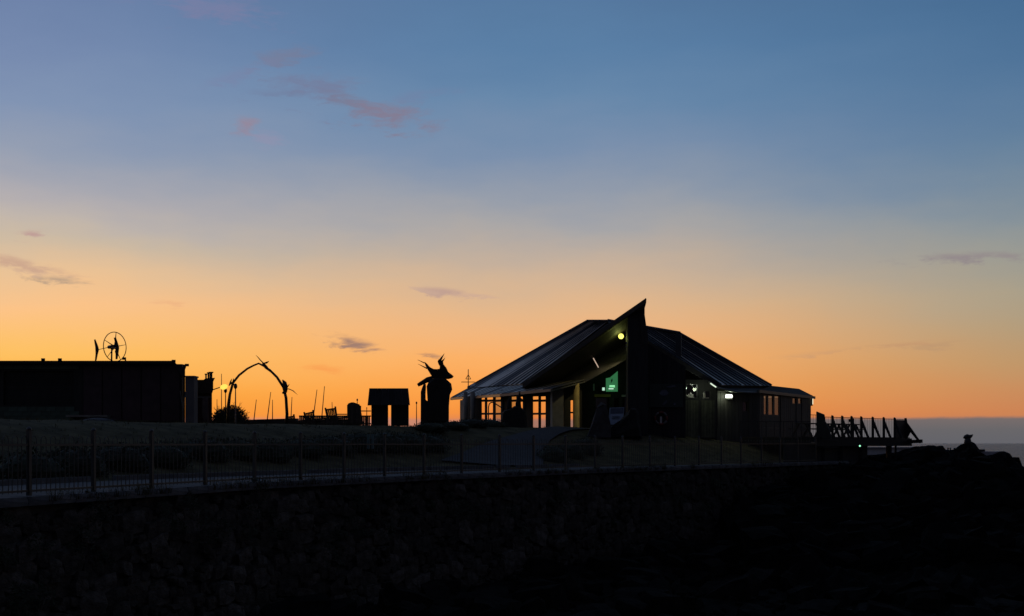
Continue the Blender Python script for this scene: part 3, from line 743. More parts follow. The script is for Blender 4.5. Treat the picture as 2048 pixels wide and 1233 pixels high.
foyer = room('foyer', 1163, 1262, 69.6, 73.5, 5.9, 8.9, m_soffit)
dd = G(1232, 71, 6.0)
MB().box(G(1233, 71.4, 6.45), (.5, .4, .9)).build('reception_desk', m_wood, foyer)
for x, z in ((1231, 7.25), (1233, 7.0), (1238, 7.02)): MB().ball(G(x, 70.6, z), .035).build('display_bulb', emit('foyer_bulb', (1, .95, .85), 1.0), foyer)
light('foyer_glow', 'POINT', G(1205, 71.5, 8.4), 1.0, (.9, .85, .45), .15, parent=foyer)
MB().prism([P(1160, 776, 66.6), P(1164, 776, 66.6), P(1164, 872, 66.6), P(1160, 872, 66.6)], (0, 2.5, 0)).build('porch_wall', m_dark, PAV)
# small pale boxes added as lamp highlights along the pier edge
for x, y, w, h in ((1254.2, 669, .05, .34), (1254, 686, .1, .13), (1253.6, 693, .08, .08), (1254.2, 700, .04, .2)):
    MB().box(P(x, y, 62.9), (w, .08, h)).build('glint_box', m_trim, PAV)

# ------------------------------------------------------------------ lamps and signs on the pavilion
fl = thing('floodlight', P(1242, 668, 64.6), 'bright yellow-green floodlight under the pointed prow', 'lamp')
MB().box(P(1242, 664, 64.75), (.2, .2, .22)).build('housing', m_frame, fl)
MB().ball(P(1242, 673, 64.5), .14, 14, 10).build('bulb', emit('flood_bulb', (1.0, .97, .16), 1.7), fl, True)
light('flood_light', 'POINT', P(1242, 679, 64.2), 10, (.85, .95, .25), .14, parent=fl)
light('flood_beam', 'SPOT', P(1242, 679, 64.2), 130, (1, .86, .38), .1, rot=P(1172, 850, 66) - P(1242, 679, 64.2), spot=math.radians(74), parent=fl)
tb = MB().tube([P(1186.5, 716.5, 66.2), P(1197, 735.5, 66.2)], .025, 6).build('pale_tube', emit('dim_tube', (1, .72, .55), .55), origin=P(1192, 726, 66.2)); tag(tb, 'thin pale glowing tube slanting under the canopy', 'tube light')  # thin tube given a weak pale emission
sg = thing('entrance_sign', P(1223, 783, 68.4), 'glowing green entrance sign with dark bird emblem above the doors', 'sign')
sgm = [(1212, 783.5), (1212, 757), (1220, 755.5), (1235.5, 742.5), (1235.5, 783.5)]
MB().prism([P(x, y, 68.4) for x, y in sgm], (0, .08, 0)).build('sign_panel', emit('sign_green', (.06, .32, .12), .42), sg)
MB().prism([P(x, y, 68.38) for x, y in [(1224.5, 757), (1225.2, 761), (1223.8, 764.5), (1221, 767), (1222.6, 763.5), (1221.6, 761.5)]], (0, -.02, 0)).build('emblem', mat('emblem_black', (.01, .015, .01), .7), sg)
gb = emit('sign_text_green', (.35, 1.0, .5), 1.0)
for k, xx in enumerate((1219, 1220.6, 1222.1, 1223.8, 1225.4, 1226.9, 1228.4)):
    MB().prism([P(xx, 771, 68.38), P(xx + 1.1, 771, 68.38), P(xx + 1.1, 775.4 - .6 * (k % 2), 68.38), P(xx, 775.4 - .6 * (k % 2), 68.38)], (0, -.02, 0)).build('letter_stroke', gb, sg)
MB().prism([P(1219, 771, 68.385), P(1229, 771, 68.385), P(1229, 772, 68.385), P(1219, 772, 68.385)], (0, -.01, 0)).build('letter_bar', gb, sg)
MB().prism([P(1217.3, 777.3, 68.38), P(1227, 777.3, 68.38), P(1227, 778.9, 68.38), P(1217.3, 778.9, 68.38)], (0, -.02, 0)).build('text_line', emit('sign_text_white', (.7, 1, .8), 1.0), sg)
ex = thing('exit_light', P(1207, 782, 68.9), 'small square pale green light left of the entrance sign', 'lamp')
MB().box(P(1207, 778.5, 68.95), (.2, .08, .24)).build('case', m_frame, ex); MB().box(P(1207, 778.5, 68.88), (.13, .04, .16)).build('lens', emit('exit_lens', (.6, 1, .75), .8), ex)
light('sign_glow', 'POINT', P(1224, 776, 67.9), 1.0, (.3, 1, .5), .15, parent=sg)
wlamp = thing('wall_lamp', P(1457, 800, 66.9), 'bright oblong white wall lamp under the curved eave', 'lamp')
c = P(1457.5, 793, 66.95); MB().box(c + Vector((0, .12, .0)), (.46, .08, .3)).build('bracket', m_frame, wlamp)
MB().tube([c + Vector((-.15, 0, 0)), c + Vector((.17, 0, 0))], .085, 10).build('diffuser', emit('wall_lamp_lens', (.95, 1, .85), 5), wlamp, True)
light('wall_lamp_light', 'POINT', c + Vector((0, -.34, -.02)), 11.0, (.85, 1, .66), .12, parent=wlamp)
elamp = thing('end_lamp', P(1623, 812, 77.5), 'slim white lamp on the seaward end wall of the pavilion', 'lamp')
c = wr.pt(ur + .12, wr.uz(1621, 804)[1], -.04); MB().box(c, (.1, .1, .5)).build('case', m_frame, elamp); MB().box(c + Vector((.06, -.02, .02)), (.05, .08, .36)).build('diffuser', emit('end_lamp_lens', (1, .9, .6), 1.0), elamp)
eav = thing('eave_light', P(1427, 772, 65.2), 'short bright strip light at the tip of the curved eave', 'lamp')
MB().tube([P(1421, 767, 65.3), P(1426.5, 771, 65.3), P(1432.5, 775, 65.3)], .035, 7).build('tube', emit('eave_tube', (.85, 1, .8), .9), eav, True)
MB().tube([P(1420.5, 765.5, 65.4), P(1433, 773.5, 65.4)], .05, 6).build('holder', m_frame, eav)
light('eave_strip_light', 'POINT', P(1424, 776, 64.8), 6.0, (.85, 1, .7), .1, parent=eav)
# lifebuoy and display panel on the gable
lb = thing('lifebuoy', P(1322, 852, 63.0), 'red and white lifebuoy on the black gable wall', 'lifebuoy')
c = P(1322, 837, 63.05)
for k in range(8):
    a0 = k * math.pi / 4 + .39; seg = [c + Vector((.3 * math.cos(a0 + t), 0, .3 * math.sin(a0 + t))) for t in frange(0, math.pi / 4, 3)]
    MB().tube(seg, .065, 7).build('ring_segment', mat('lifebuoy_red', (.2, .035, .025), .5, .1) if k % 2 else mat('lifebuoy_white', (.16, .14, .13), .5, .1), lb, True)
MB().box(c + Vector((0, .02, -.1)), (.1, .05, .38)).build('rope_bag', m_trim, lb)
MB().box(c + Vector((0, .08, 0)), (.9, .03, .95)).build('backboard', m_black, lb)
mu = thing('display_panel', P(1330, 816, 63.0), 'dim green picture panel with pale fish shapes on the gable wall', 'panel')
MB().prism([P(1299, 768, 63.05), P(1366, 768, 63.05), P(1366, 815, 63.05), P(1299, 815, 63.05)], (0, .04, 0)).build('panel_board', mat('panel_green', (.02, .034, .03), .5, .3, 1.5), mu)
pf = mat('panel_pale_shape', (.1, .11, .14), .6, .4, 3)
for pts_ in ([(1318, 787), (1324, 781), (1332, 780), (1337, 786), (1334, 791), (1325, 792)], [(1324, 809), (1330, 803), (1334, 800), (1334, 806), (1328, 811)], [(1347, 807), (1351, 806), (1351, 810), (1348, 811)], [(1332, 774), (1348, 771), (1354, 773), (1340, 776)]):
    MB().prism([P(x, y, 63.04) for x, y in pts_], (0, -.01, 0)).build('painted_shape', pf, mu)
# information board, standing stones by the entrance
ib = thing('information_board', P(1233, 868, 62.0), 'pale blue information board standing before the entrance doors', 'board')
MB().prism([P(1219.5, 816, 62.3), P(1248.5, 815, 62.3), P(1246, 849, 62), P(1217.5, 850, 62)], (0, .06, 0)).build('board_face', mat('board_blue_white', (.25, .3, .38), .6, .12, 5), ib)
for x in (1222, 1243): MB().bar(P(x, 872, 62.1), P(x + 1, 820, 62.4), .06).build('leg', m_frame, ib)
MB().prism([P(1221, 817, 62.26), P(1247, 816, 62.26), P(1246.5, 827, 62.2), P(1220.3, 828, 62.2)], (0, -.02, 0)).build('header_band', mat('board_band', (.08, .1, .14), .6), ib)
for yy in (833, 836, 839, 842): MB().prism([P(1224, yy, 62.12), P(1239, yy - .5, 62.12), P(1239, yy + .6, 62.1), P(1224, yy + 1.1, 62.1)], (0, -.02, 0)).build('text_line', mat('board_text', (.1, .12, .15), .6), ib)
def slab_rock(name, pts_, d, th, label, cat, m_=m_carved, jit=.05, seed=1):
    r = random.Random(seed); n = len(pts_); mb = MB(); front = [P(x, y, d) for x, y in pts_]; cen = sum(front, Vector()) / n
    k = []; 
    for off, sc in ((0, .88), (.18, 1.0), (.6, 1.0), (1.0, .86)):
        for q in front:
            v = cen + (q - cen) * sc; k.append(v + Vector((r.uniform(-jit, jit), off * th + r.uniform(-jit, jit), r.uniform(-jit, jit))))
    mb.v = k
    for l in range(3):
        for i in range(n): mb.f.append((l * n + i, l * n + (i + 1) % n, (l + 1) * n + (i + 1) % n, (l + 1) * n + i))
    mb.f.append(tuple(range(n - 1, -1, -1))); mb.f.append(tuple(3 * n + i for i in range(n)))
    base = Vector((cen.x, cen.y, min(v.z for v in front)))
    o = mb.build(name, m_, None, False, base); 
    if label: tag(o, label, cat)
    return o
slab_rock('standing_stone', [(1174, 878), (1182, 856), (1188, 838), (1195, 812), (1204, 806), (1213, 810), (1217, 830), (1221, 852), (1222, 878)], 60.2, .4, 'tall tapered standing stone left of the blue board', 'stone', mat('standing_stone_grey', (.06, .055, .055), .9, .35, 4, .5))
slab_rock('boulder', [(1212, 878), (1216, 858), (1228, 848), (1243, 840), (1256, 828), (1264, 817), (1273, 818), (1278, 834), (1281, 858), (1283, 878)], 60.6, 1.1, 'craggy dark boulder below the prow pier', 'boulder', m_carved, .07, 3)
# ------------------------------------------------------------------ viewing deck
D0, D1 = Vector((16.35, 65.6)), Vector((22.95, 72.9)); dd_ = (D1 - D0).normalized(); dn_ = Vector((dd_.y, -dd_.x)); DL = (D1 - D0).length
zd = EYE + (HY - 874.5) / F * 68.5
def dk(u, o, z): q = D0 + dd_ * u + dn_ * o; return Vector((q.x, q.y, z))
deck = thing('viewing_deck', dk(DL / 2, -2, zd - .4), 'dark timber viewing deck on posts with finned balustrade beyond the pavilion', 'deck')
def dbox(mb, u0, u1, o0, o1, z0, z1): mb.hexa([dk(u0, o0, z0), dk(u1, o0, z0), dk(u1, o1, z0), dk(u0, o1, z0), dk(u0, o0, z1), dk(u1, o0, z1), dk(u1, o1, z1), dk(u0, o1, z1)])
b_ = MB(); dbox(b_, -.6, DL + .6, -6.5, .0, zd - .3, zd - .05); b_.build('deck_frame', m_black, deck)
for i in range(14):
    b_ = MB(); dbox(b_, -.6, DL + .6, -6.5 + i * .465, -6.5 + i * .465 + .445, zd - .045, zd); b_.build('deck_plank', m_wood, deck)
b_ = MB(); dbox(b_, -.9, DL + .65, .01, .1, zd - .5, zd - .06); b_.build('edge_beam', m_black, deck)
b_ = MB(); b_.bar(dk(DL + .1, -.2, zd - .27), dk(DL + .1, .95, zd - .22), .2); b_.build('end_beam', m_black, deck)
tops = [(1664.3, 832.5), (1684, 833), (1702.7, 834), (1722, 834.8), (1745, 835.5), (1767, 836.5), (1789, 836), (1810.7, 837.5)]
def d_u(px): k = (px - CX) / F; return (k * D0.y - D0.x) / (dd_.x - k * dd_.y)
us = [d_u(x) for x, y in tops]
fin = [(-.06, 0), (-.06, 1.16), (-.03, 1.2), (.05, 1.16), (.08, .95), (.18, .72), (.46, .04), (.46, 0), (.36, 0), (.09, .58), (.06, .5), (.06, 0)]
def fin_obj(u, sc=1.0, prof_=fin):
    b_ = MB(); b_.prism([dk(u, o * sc, zd - .05 + z) for o, z in prof_], dk(.07, 0, 0) - dk(0, 0, 0)); b_.build('balustrade_fin', m_black, deck)
for u in us[:-1]: fin_obj(u)
fin_obj(us[-1], 1.0, [(-.06, -.1), (-.06, 1.18), (.05, 1.18), (.1, .9), (.36, .56), (.95, -.26), (.85, -.3), (.3, .36), (.16, .1), (.05, -.1)])
u = d_u(1640); b_ = MB(); b_.prism([dk(u, o, zd + z) for o, z in [(-.22, -.1), (-.22, 1.32), (.2, 1.16), (.26, .8), (.5, .4), (.62, -.1)]], dk(.12, 0, 0) - dk(0, 0, 0)); b_.build('end_fin', m_black, deck)
um = [u] + us
for a, c in zip(um, um[1:]):
    b_ = MB(); b_.bar(dk(a, 0, zd + 1.04), dk(c, 0, zd + 1.04), .03); b_.build('top_rail', m_steel, deck)
    for k in range(1, 7): b_ = MB(); b_.tube([dk(lerp(a, c, k / 7), 0, zd), dk(lerp(a, c, k / 7), 0, zd + 1.03)], .009, 4); b_.build('baluster', m_steel, deck)
for k in range(4):
    b_ = MB(); q0, q1_ = P(1621, 830 + .3 * k, 70), P(1634, 830.5, 68); c = lerp(q0, q1_, k / 4); b_.tube([Vector((c.x, c.y, zd)), c], .012, 4); b_.build('baluster', m_steel, deck)
b_ = MB(); b_.bar(P(1620, 830, 70.2), P(1635, 830.5, 68), .03); b_.build('top_rail', m_steel, deck)
b_ = MB(); dbox(b_, us[-2], us[-1], -.02, .02, zd - .02, zd + 1.0); b_.build('wind_screen', mat('screen_board', (.035, .028, .025), .6, .3, 3), deck)
for px, z0, w in ((1787.5, 2.2, .26), (1801, 2.6, .1), (1690, 2.6, .26), (1655, 2.8, .2), (1730, 2.6, .22)):
    u_ = d_u(px); b_ = MB(); b_.bar(dk(u_, -.3, z0), dk(u_, -.3, zd - .3), w); b_.build('support_post', m_black, deck)
b_ = MB(); dbox(b_, -3.4, d_u(1745), -.42, -.3, 2.6, zd - .31); b_.build('undercroft_wall', m_black, deck)
for x0_, x1_, y_ in ((1622, 1677, 880.5), (1600, 1677, 895)):
    b_ = MB(); b_.bar(P(x0_, y_, 65), P(x1_, y_, 66), .05); b_.build('lower_rail', m_steel, deck)
for x_, y_ in ((1719.8, 892.3), (1620.3, 902.5)):
    t_ = thing('marker_light', P(x_, y_, 66.2), 'tiny green light under the deck beam' if x_ > 1700 else 'tiny green light low at the left end of the deck', 'lamp')
    MB().box(P(x_, y_, 66.3), (.1, .08, .12)).build('case', m_frame, t_); MB().ball(P(x_, y_, 66.2), .045).build('lens', emit('green_marker', (.35, 1, .6), 1.6), t_)
# picnic tables on the deck
def picnic(u, o, lab):
    t_ = thing('picnic_table', dk(u, o, zd), lab, 'table', 'picnic tables on the deck')
    b_ = MB(); dbox(b_, u - .8, u + .8, o - .35, o + .35, zd + .7, zd + .76); b_.build('tabletop', m_wood, t_)
    for s_ in (-.72, .58):
        b_ = MB(); dbox(b_, u - .8, u + .8, o + s_, o + s_ + .16, zd + .42, zd + .46); b_.build('seat', m_wood, t_)
    for s_ in (-.6, .6):
        for q_ in (-1, 1):
            b_ = MB(); b_.bar(dk(u + s_, o + q_ * .2, zd + .7), dk(u + s_, o + q_ * .6, zd + .01), .09); b_.build('leg', m_wood, t_)
picnic(1.6, -1.8, 'dark timber picnic table on the deck nearest the pavilion'); picnic(3.9, -1.7, 'dark timber picnic table in the middle of the deck'); picnic(6.2, -1.8, 'dark timber picnic table nearest the seaward deck end')
t_ = thing('deck_lantern', dk(d_u(1733), -1.2, zd), 'small box lantern on a thin post on the deck', 'lamp')
q = dk(d_u(1739), -1.0, zd); MB().bar(q, q + Vector((0, 0, 1.05)), .1).build('post', m_black, t_)
q = dk(d_u(1731), -1.0, zd); MB().bar(q, q + Vector((0, 0, .95)), .03).build('stem', m_black, t_); MB().box(q + Vector((.05, 0, .93)), (.12, .12, .16)).build('lamp_box', m_black, t_)
# bench-like terrace rail in front of the wing
ter = thing('terrace_railing', P(1560, 868, 64.5), 'thin upright-bar railing below the three wing windows', 'railing')
tz = 5.9
for i in range(9):
    px = 1480 + i * 17.5; c = G(px, 65.2 + i * .05, 5.3); b_ = MB(); b_.tube([c, c + Vector((0, 0, 1.35))], .025, 5); b_.build('post', m_steel, ter)
b_ = MB(); b_.bar(G(1480, 65.2, 6.65), G(1620, 65.6, 6.65), .035); b_.build('top_rail', m_steel, ter)
for i in range(64):
    px = 1481 + i * 2.17; c = G(px, 65.2 + i * .006, 5.5); b_ = MB(); b_.tube([c, c + Vector((0, 0, 1.13))], .008, 4); b_.build('bar', m_steel, ter)

# harbour walls behind the rocks
hw1 = thing('harbour_wall', P(1766, 912, 112), 'pale grey concrete harbour wall seen under the deck', 'wall')
MB().box2(G(1690, 110, 0), G(1860, 110, 0) + Vector((0, 3, EYE + (HY - 897) / F * 112))).build('wall_body', m_pale, hw1)
MB().box2(G(1690, 109.8, EYE + (HY - 897) / F * 112 + .004), G(1860, 110, EYE + (HY - 894.6) / F * 112) + Vector((.2, 3.2, 0))).build('coping', mat('coping_light', (.34, .33, .32), .8, .1), hw1)
hw2 = thing('harbour_store', P(1984, 917, 116), 'low grey harbour hut behind the right-hand rocks', 'hut')
MB().box2(G(1955, 114, 1), G(1996.5, 114, EYE + (HY - 903.5) / F * 114) + Vector((0, 3, 0))).build('wall', mat('hut_render', (.5, .48, .48), .9, .2), hw2)
MB().box2(G(1950, 113.5, EYE + (HY - 903.4) / F * 114), G(1970, 113.5, EYE + (HY - 899.2) / F * 114) + Vector((0, 3.5, 0))).build('roof', m_dark, hw2)
hw3 = thing('breakwater', P(1900, 906, 118), 'short pale breakwater with bollards left of the perched figure', 'breakwater')
MB().box2(G(1870, 116, 0), G(1925, 116, EYE + (HY - 901) / F * 118) + Vector((0, 3, 0))).build('wall_body', m_pale, hw3)
for x_ in (1896, 1900.5, 1909): MB().lathe(G(x_, 118, EYE + (HY - 901) / F * 118), [(.07, 0), (.06, .12), (.1, .18), (.05, .24)], 8).build('bollard', m_black, hw3)
# perched figure on the rock mound
fg = thing('bird_sculpture', P(1936, 889, 73.6), 'small dark sculpture with upturned beak perched on the rock mound', 'sculpture')
MB().tube([P(1936, 892, 73.6), P(1935.5, 886, 73.6), P(1935.5, 881, 73.6), P(1936, 877, 73.6), P(1936.5, 874.5, 73.6)], [.19, .215, .19, .15, .1], 10).build('body', mat('sculpture_grey', (.022, .022, .024), .7, .3, 5), fg, True)
MB().tube([P(1926.8, 876.5, 73.6), P(1930, 875, 73.6), P(1934, 873.8, 73.6), P(1939, 874.5, 73.6), P(1943, 872, 73.6), P(1946.3, 869.5, 73.6)], [.04, .12, .16, .14, .08, .015], 9).build('head', m_bronze, fg, True)

# ------------------------------------------------------------------ left block with wind turbine
def lab_wall(): pass
st = thing('store_building', G(150, 52, 6.0), 'long flat-roofed dark store at far left under the wind turbine', 'building')
zt_, zb_ = EYE + (HY - 728) / F * 52, 5.6
X = lambda px: (px - CX) / F * 52
b_ = MB(); wS = WP(G(-160, 52.2, 0), G(364, 52.2, 0)); uS = wS.uz(364, 0)[0]; osh = wS.rect((7, 147, 743, 811))
wS.wall(b_, 0, uS, zb_, zt_, [osh], .3)
b_.prism([(X(364) - .3, 52.5, zb_), (X(364), 52.5, zb_), (X(364) * 1.16, 59.6, zb_), (X(364) * 1.16 - .3, 59.6, zb_)], (0, 0, zt_ - zb_)); b_.box2((X(-160) * 1.1, 59.6, zb_), (X(364) * 1.16, 59.9, zt_)); b_.build('wall', m_black, st)
b_ = MB().prism([(X(-160), 51.9, zt_ + .004), (X(352), 51.9, zt_ + .004), (X(352) * 1.16, 60, zt_ + .004), (X(-160) * 1.1, 60, zt_ + .004)], (0, 0, .116)); b_.build('roof_slab', m_black, st)
MB().prism([P(352, 727.5, 51.95), P(369, 737, 51.95), P(370, 752, 51.95), P(364, 752, 51.95), P(350, 731, 51.95)], (-.35, 1.2, 0)).build('parapet_cheek', m_black, st)
m_block = mat('green_glazed_block', (.05, .085, .062), .6, .3, 3, .2)
bm_ = MB().box((0, 0, 0), (.385, .03, .185)).mesh('block', m_block)
u_lo, u_hi = wS.uz(-40, 0)[0], wS.uz(164, 0)[0]; r_ = 0; z = 6.35
while z < zt_ - .1:
    u_ = u_lo + (.2 if r_ % 2 else 0)
    while u_ < u_hi - .19:
        if not (osh[0] - .2 < u_ < osh[1] + .2 and osh[2] - .1 < z < osh[3] + .1): place('block', bm_, st, wS.pt(u_, z, -.012))
        u_ += .395
    z += .195; r_ += 1
for i in range(12):
    za, zc_ = lerp(osh[2], osh[3], i / 12), lerp(osh[2], osh[3], (i + 1) / 12); b_ = MB(); wS.slab(b_, osh[0], osh[1], za + .008, zc_ - .004, .1, .14); b_.build('shutter_slat', m_black, st)
m_red = mat('maroon_cladding', (.04, .02, .026), .7, .3, 3)
for i in range(5):
    a, c = lerp(168, 362, i / 5), lerp(168, 362, (i + 1) / 5) - 2.5; r4 = wS.rect((a, c, 733, 842)); b_ = MB(); wS.slab(b_, *r4, -.05, -.005); b_.build('cladding_panel', m_red, st)
b_ = MB(); wS.slab(b_, wS.uz(140, 0)[0], wS.uz(222, 0)[0], *[wS.uz(180, y)[1] for y in (835, 831)], -.5, -.01); b_.build('sill_shelf', m_conc, st)
for xa, ya, xb, yb in ((360, 782, 366, 818), (371, 784, 366.5, 818), (366, 818, 366, 842)): 
    MB().tube([P(xa, ya, 51.7), P(xb, yb, 51.7)], .016, 5).build('downpipe', m_conc, st)
for x_, y_, f_ in ((92, 724, -1), (114, 724, 1), (254, 722, -1), (353, 727, -1), (368, 735, 1)):
    t_ = thing('roof_floodlight', P(x_, y_, 51.9), {92: 'small unlit floodlight on the roof edge far left of the turbine', 114: 'tiny unlit floodlight next left of the turbine on the roof edge', 254: 'unlit floodlight on the roof edge just right of the turbine ring', 353: 'unlit floodlight near the right end of the flat roof', 368: 'unlit floodlight on the stepped right corner of the flat roof'}[x_], 'floodlight', 'floodlights along the store roof')
    e = Vector((f_ * .12, 0, .07)); MB().bar(P(x_, y_ + 7, 51.9), P(x_, y_, 51.9) + e * .6, .045).build('arm', m_black, t_); MB().box(P(x_, y_ - 1, 51.9) + e, (.15, .12, .1), .4).build('lamp_head', m_black, t_)
# wind turbine
tb_ = thing('wind_turbine', P(223, 726, 52.5), 'small ringed wind turbine with twin tail fins on the flat roof', 'wind turbine')
yaw = math.acos(.74) + math.atan(794 / F); ax = Vector((math.sin(yaw), -math.cos(yaw), 0)); sd_ = Vector((math.cos(yaw), math.sin(yaw), 0)); up = Vector((0, 0, 1))
hubc = P(229.8, 694, 52.3); R = 29.3 / F * 52.3
ring = [hubc + (sd_ * math.cos(a) + up * math.sin(a)) * R for a in frange(0, 2 * math.pi, 40)]
MB().tube(ring, .018, 6, False).build('blade_ring', m_bronze, tb_, True)
for k in range(5):
    a = math.radians(84 + 72 * k); d = sd_ * math.cos(a) + up * math.sin(a); MB().tube([hubc + d * .08, hubc + d * R * .5, hubc + d * R], [.045, .026, .014], 6, flat=.6).build('blade', m_bronze, tb_)
MB().ball(hubc, (.1, .1, .1)).tube([hubc - ax * .05, hubc - ax * .38], [.09, .07], 8).build('nacelle', m_bronze, tb_, True)
MB().tube([P(223, 731, 52.5), P(223.5, 700, 52.5), hubc - ax * .25], [.035, .035, .03], 8).build('mast', m_bronze, tb_)
def tail(root, pts_, d):
    MB().tube([hubc - ax * .3, P(*root, d)], .014, 5).build('tail_boom', m_bronze, tb_)
    MB().prism([P(x, y, d) for x, y in pts_], (0, .03, 0)).build('tail_fin', m_bronze, tb_)
tail((196, 700), [(188, 680), (190.5, 679), (196, 693), (197.6, 700), (195, 710), (192.8, 721), (189.6, 723), (191, 708), (190.4, 695)], 53.2)
tail((234, 697), [(227.5, 676), (231.5, 675), (236, 688), (238, 696), (236.5, 708), (234.5, 719), (231, 719), (231, 709), (229.6, 703), (232.5, 697), (230.5, 688)], 51.6)
# concrete gate pillar, brick kiosk with street lamp
gp = thing('gate_pillar', G(379, 51, 6.0), 'plain grey rendered pillar at the right end of the store', 'pillar')
MB().box2(G(370.5, 51, 5.7), (G(388, 51, 0).x, 51.6, EYE + (HY - 755) / F * 51)).build('shaft', mat('pillar_render', (.11, .105, .108), .9, .15, 2), gp)
MB().box2(G(370, 50.95, EYE + (HY - 755) / F * 51 + .003), (G(389.5, 51, 0).x, 51.65, EYE + (HY - 752) / F * 51)).build('cap', m_conc, gp)
kk = thing('brick_kiosk', G(408, 54, 6.0), 'small brick kiosk with red doors beside the grey pillar', 'kiosk')
K = lambda y: EYE + (HY - y) / F * 54
m_brick = mat('brown_brick', (.075, .045, .032), .9, .35, 6, .4)
MB().prism([P(390, 864, 54), P(390, 787, 54), P(424, 787, 54), P(424, 864, 54)], (-.6, 2.2, 0)).build('wall', m_brick, kk)
MB().prism([P(387, 786.8, 53.9), P(387, 760, 53.9), P(411, 760, 53.9), P(411, 757, 53.9), P(430, 756, 53.9), P(426.5, 764, 53.9), P(426.5, 780, 53.9), P(424.5, 786.8, 53.9)], (-.75, 2.4, 0)).build('parapet', m_brick, kk)
for a, c in ((391.5, 406.5), (407.3, 422)):
    MB().prism([P(a, 862, 53.95), P(a, 797, 53.95), P(c, 797, 53.95), P(c, 862, 53.95)], (0, -.05, 0)).build('door', mat('red_door', (.05, .012, .01), .6, .25, 3), kk)
MB().prism([P(390.5, 796, 53.9), P(390.5, 793.5, 53.9), P(423, 793.5, 53.9), P(423, 796, 53.9)], (0, -.04, 0)).build('lintel', m_conc, kk)
MB().prism([P(405, 796, 53.85), P(416, 795, 53.85), P(417, 832, 53.85), P(420, 857, 53.85), P(416, 857, 53.85), P(412, 836, 53.85), P(410, 850, 53.85), P(404, 832, 53.85)], (0, .03, 0)).build('pale_patch', mat('door_patch_pale', (.12, .09, .08), .8, .3, 4), kk)  # pale irregular patch across the doors
for x_, h_, w_2 in ((412, .14, .05), (417, .2, .06), (422, .22, .09)):
    MB().lathe(P(x_, 757, 54.6), [(w_2 * .7, 0), (w_2 * .7, h_), (w_2 * 1.2, h_ + .02), (w_2 * 1.2, h_ + .06)], 8).build('roof_cowl', m_dark, kk)
sl_ = thing('street_lamp', P(427, 779, 54.5), 'glowing amber street lamp on an arm from the brick kiosk', 'street lamp')
MB().tube([P(426, 780, 54.3), P(436, 776.5, 54.3), P(441, 775, 54.3)], .022, 6).build('arm', m_black, sl_)
c0, c1 = P(440.5, 776.5, 54.3), P(455, 772, 54.3)
MB().tube([c0, lerp(c0, c1, .2), lerp(c0, c1, .5), lerp(c0, c1, .8), c1], [.03, .1, .12, .1, .03], 10).build('lantern', emit('sodium_lamp', (1, .66, .1), 1.25), sl_, True)
light('sodium_light', 'POINT', P(447, 779, 54.0), 2, (1, .55, .12), .12, parent=sl_)

# ------------------------------------------------------------------ arch with terns
ar = thing('bird_arch', G(515, 55, 6.25), 'tall pointed metal arch with flying terns above the lawn', 'sculpture')
ZA = 55.0
L_ = [(456, 856), (456.5, 830), (457, 811), (459.6, 789.6), (466, 766), (478, 751), (494.5, 738), (507, 731.5), (518, 727)]
R_ = [(516.5, 727), (527, 732), (540, 741), (554, 755), (567, 775), (572, 796), (574, 829), (572.5, 856)]
MB().tube([P(x, y, ZA) for x, y in L_], [.075] * 3 + [.06, .055, .05, .045, .04, .035], 8).build('left_rib', m_bronze, ar, True)
MB().tube([P(x, y, ZA) for x, y in R_], [.035, .045, .05, .055, .06, .065, .07, .075], 8).build('right_rib', m_bronze, ar, True)
def tern(parent, body, wings, d=ZA - .08):
    o = MB().tube([P(x, y, d) for x, y, r in body], [r for x, y, r in body], 8).build('tern_body', m_bronze, parent, True)
    for w in wings:
        MB().tube([P(x, y, d - .02 - .06 * i) for i, (x, y, r) in enumerate(w)], [r for x, y, r in w], 8, flat=.4).build('wing', m_bronze, o, True)
tern(ar, [(538, 723, .01), (533, 726, .045), (527, 727.5, .07), (532, 735, .075), (540, 743, .03), (544, 747, .01)], [[(527, 727, .06), (521, 721, .05), (515.5, 714.5, .035), (511.5, 710.5, .008)]])
tern(ar, [(565, 760, .02), (569, 766, .09), (571, 773, .1), (572.5, 780, .06), (573, 786, .02)], [[(571, 778, .06), (578, 778.5, .05), (586, 782, .045), (595.5, 790.5, .006)], [(574, 776, .03), (576.5, 772, .03), (578.6, 768.5, .01)]])
MB().ball(P(566.5, 786, ZA), .055).build('bracket', m_bronze, ar)
tern(ar, [(458, 772, .02), (461, 767, .05), (465, 766, .06), (468, 770, .03)], [[(460, 769, .05), (461.5, 763, .035), (464, 757.5, .006)], [(466, 766, .045), (466.8, 761, .03), (467, 757, .006)]])

# ------------------------------------------------------------------ carved stone with bird on top
cs = thing('carved_monolith', G(872, 56, 6.2), 'massive dark carved stone crowned by a bird with open beak', 'sculpture')
ZM = 56.0
mono = slab_rock('monolith_body', [(853, 850), (853.5, 800), (853, 772), (859, 760), (868, 756), (884, 756), (893, 759), (902, 766), (903, 778), (899, 790), (897, 812), (896, 850)], ZM, .9, None, None, m_carved, .02, 5)
left_ = slab_rock('monolith_wing', [(841, 852), (841, 784), (844, 775), (847.5, 768), (850.5, 768), (850.5, 786), (850.5, 800), (856, 804), (856, 852)], ZM + .1, .5, None, None, m_carved, .015, 6)
arm_ = MB().tube([P(835.5, 771, ZM + .3), P(840, 768.5, ZM + .3), P(847, 764.5, ZM + .3), P(855, 760, ZM + .3), P(866, 758, ZM + .3)], [.07, .09, .1, .12, .14], 8).build('stone_arm', m_carved, cs, True)
for o in (mono, left_):
    l = Vector(o.location); o.parent = cs; o.location = l - Vector(cs.location)
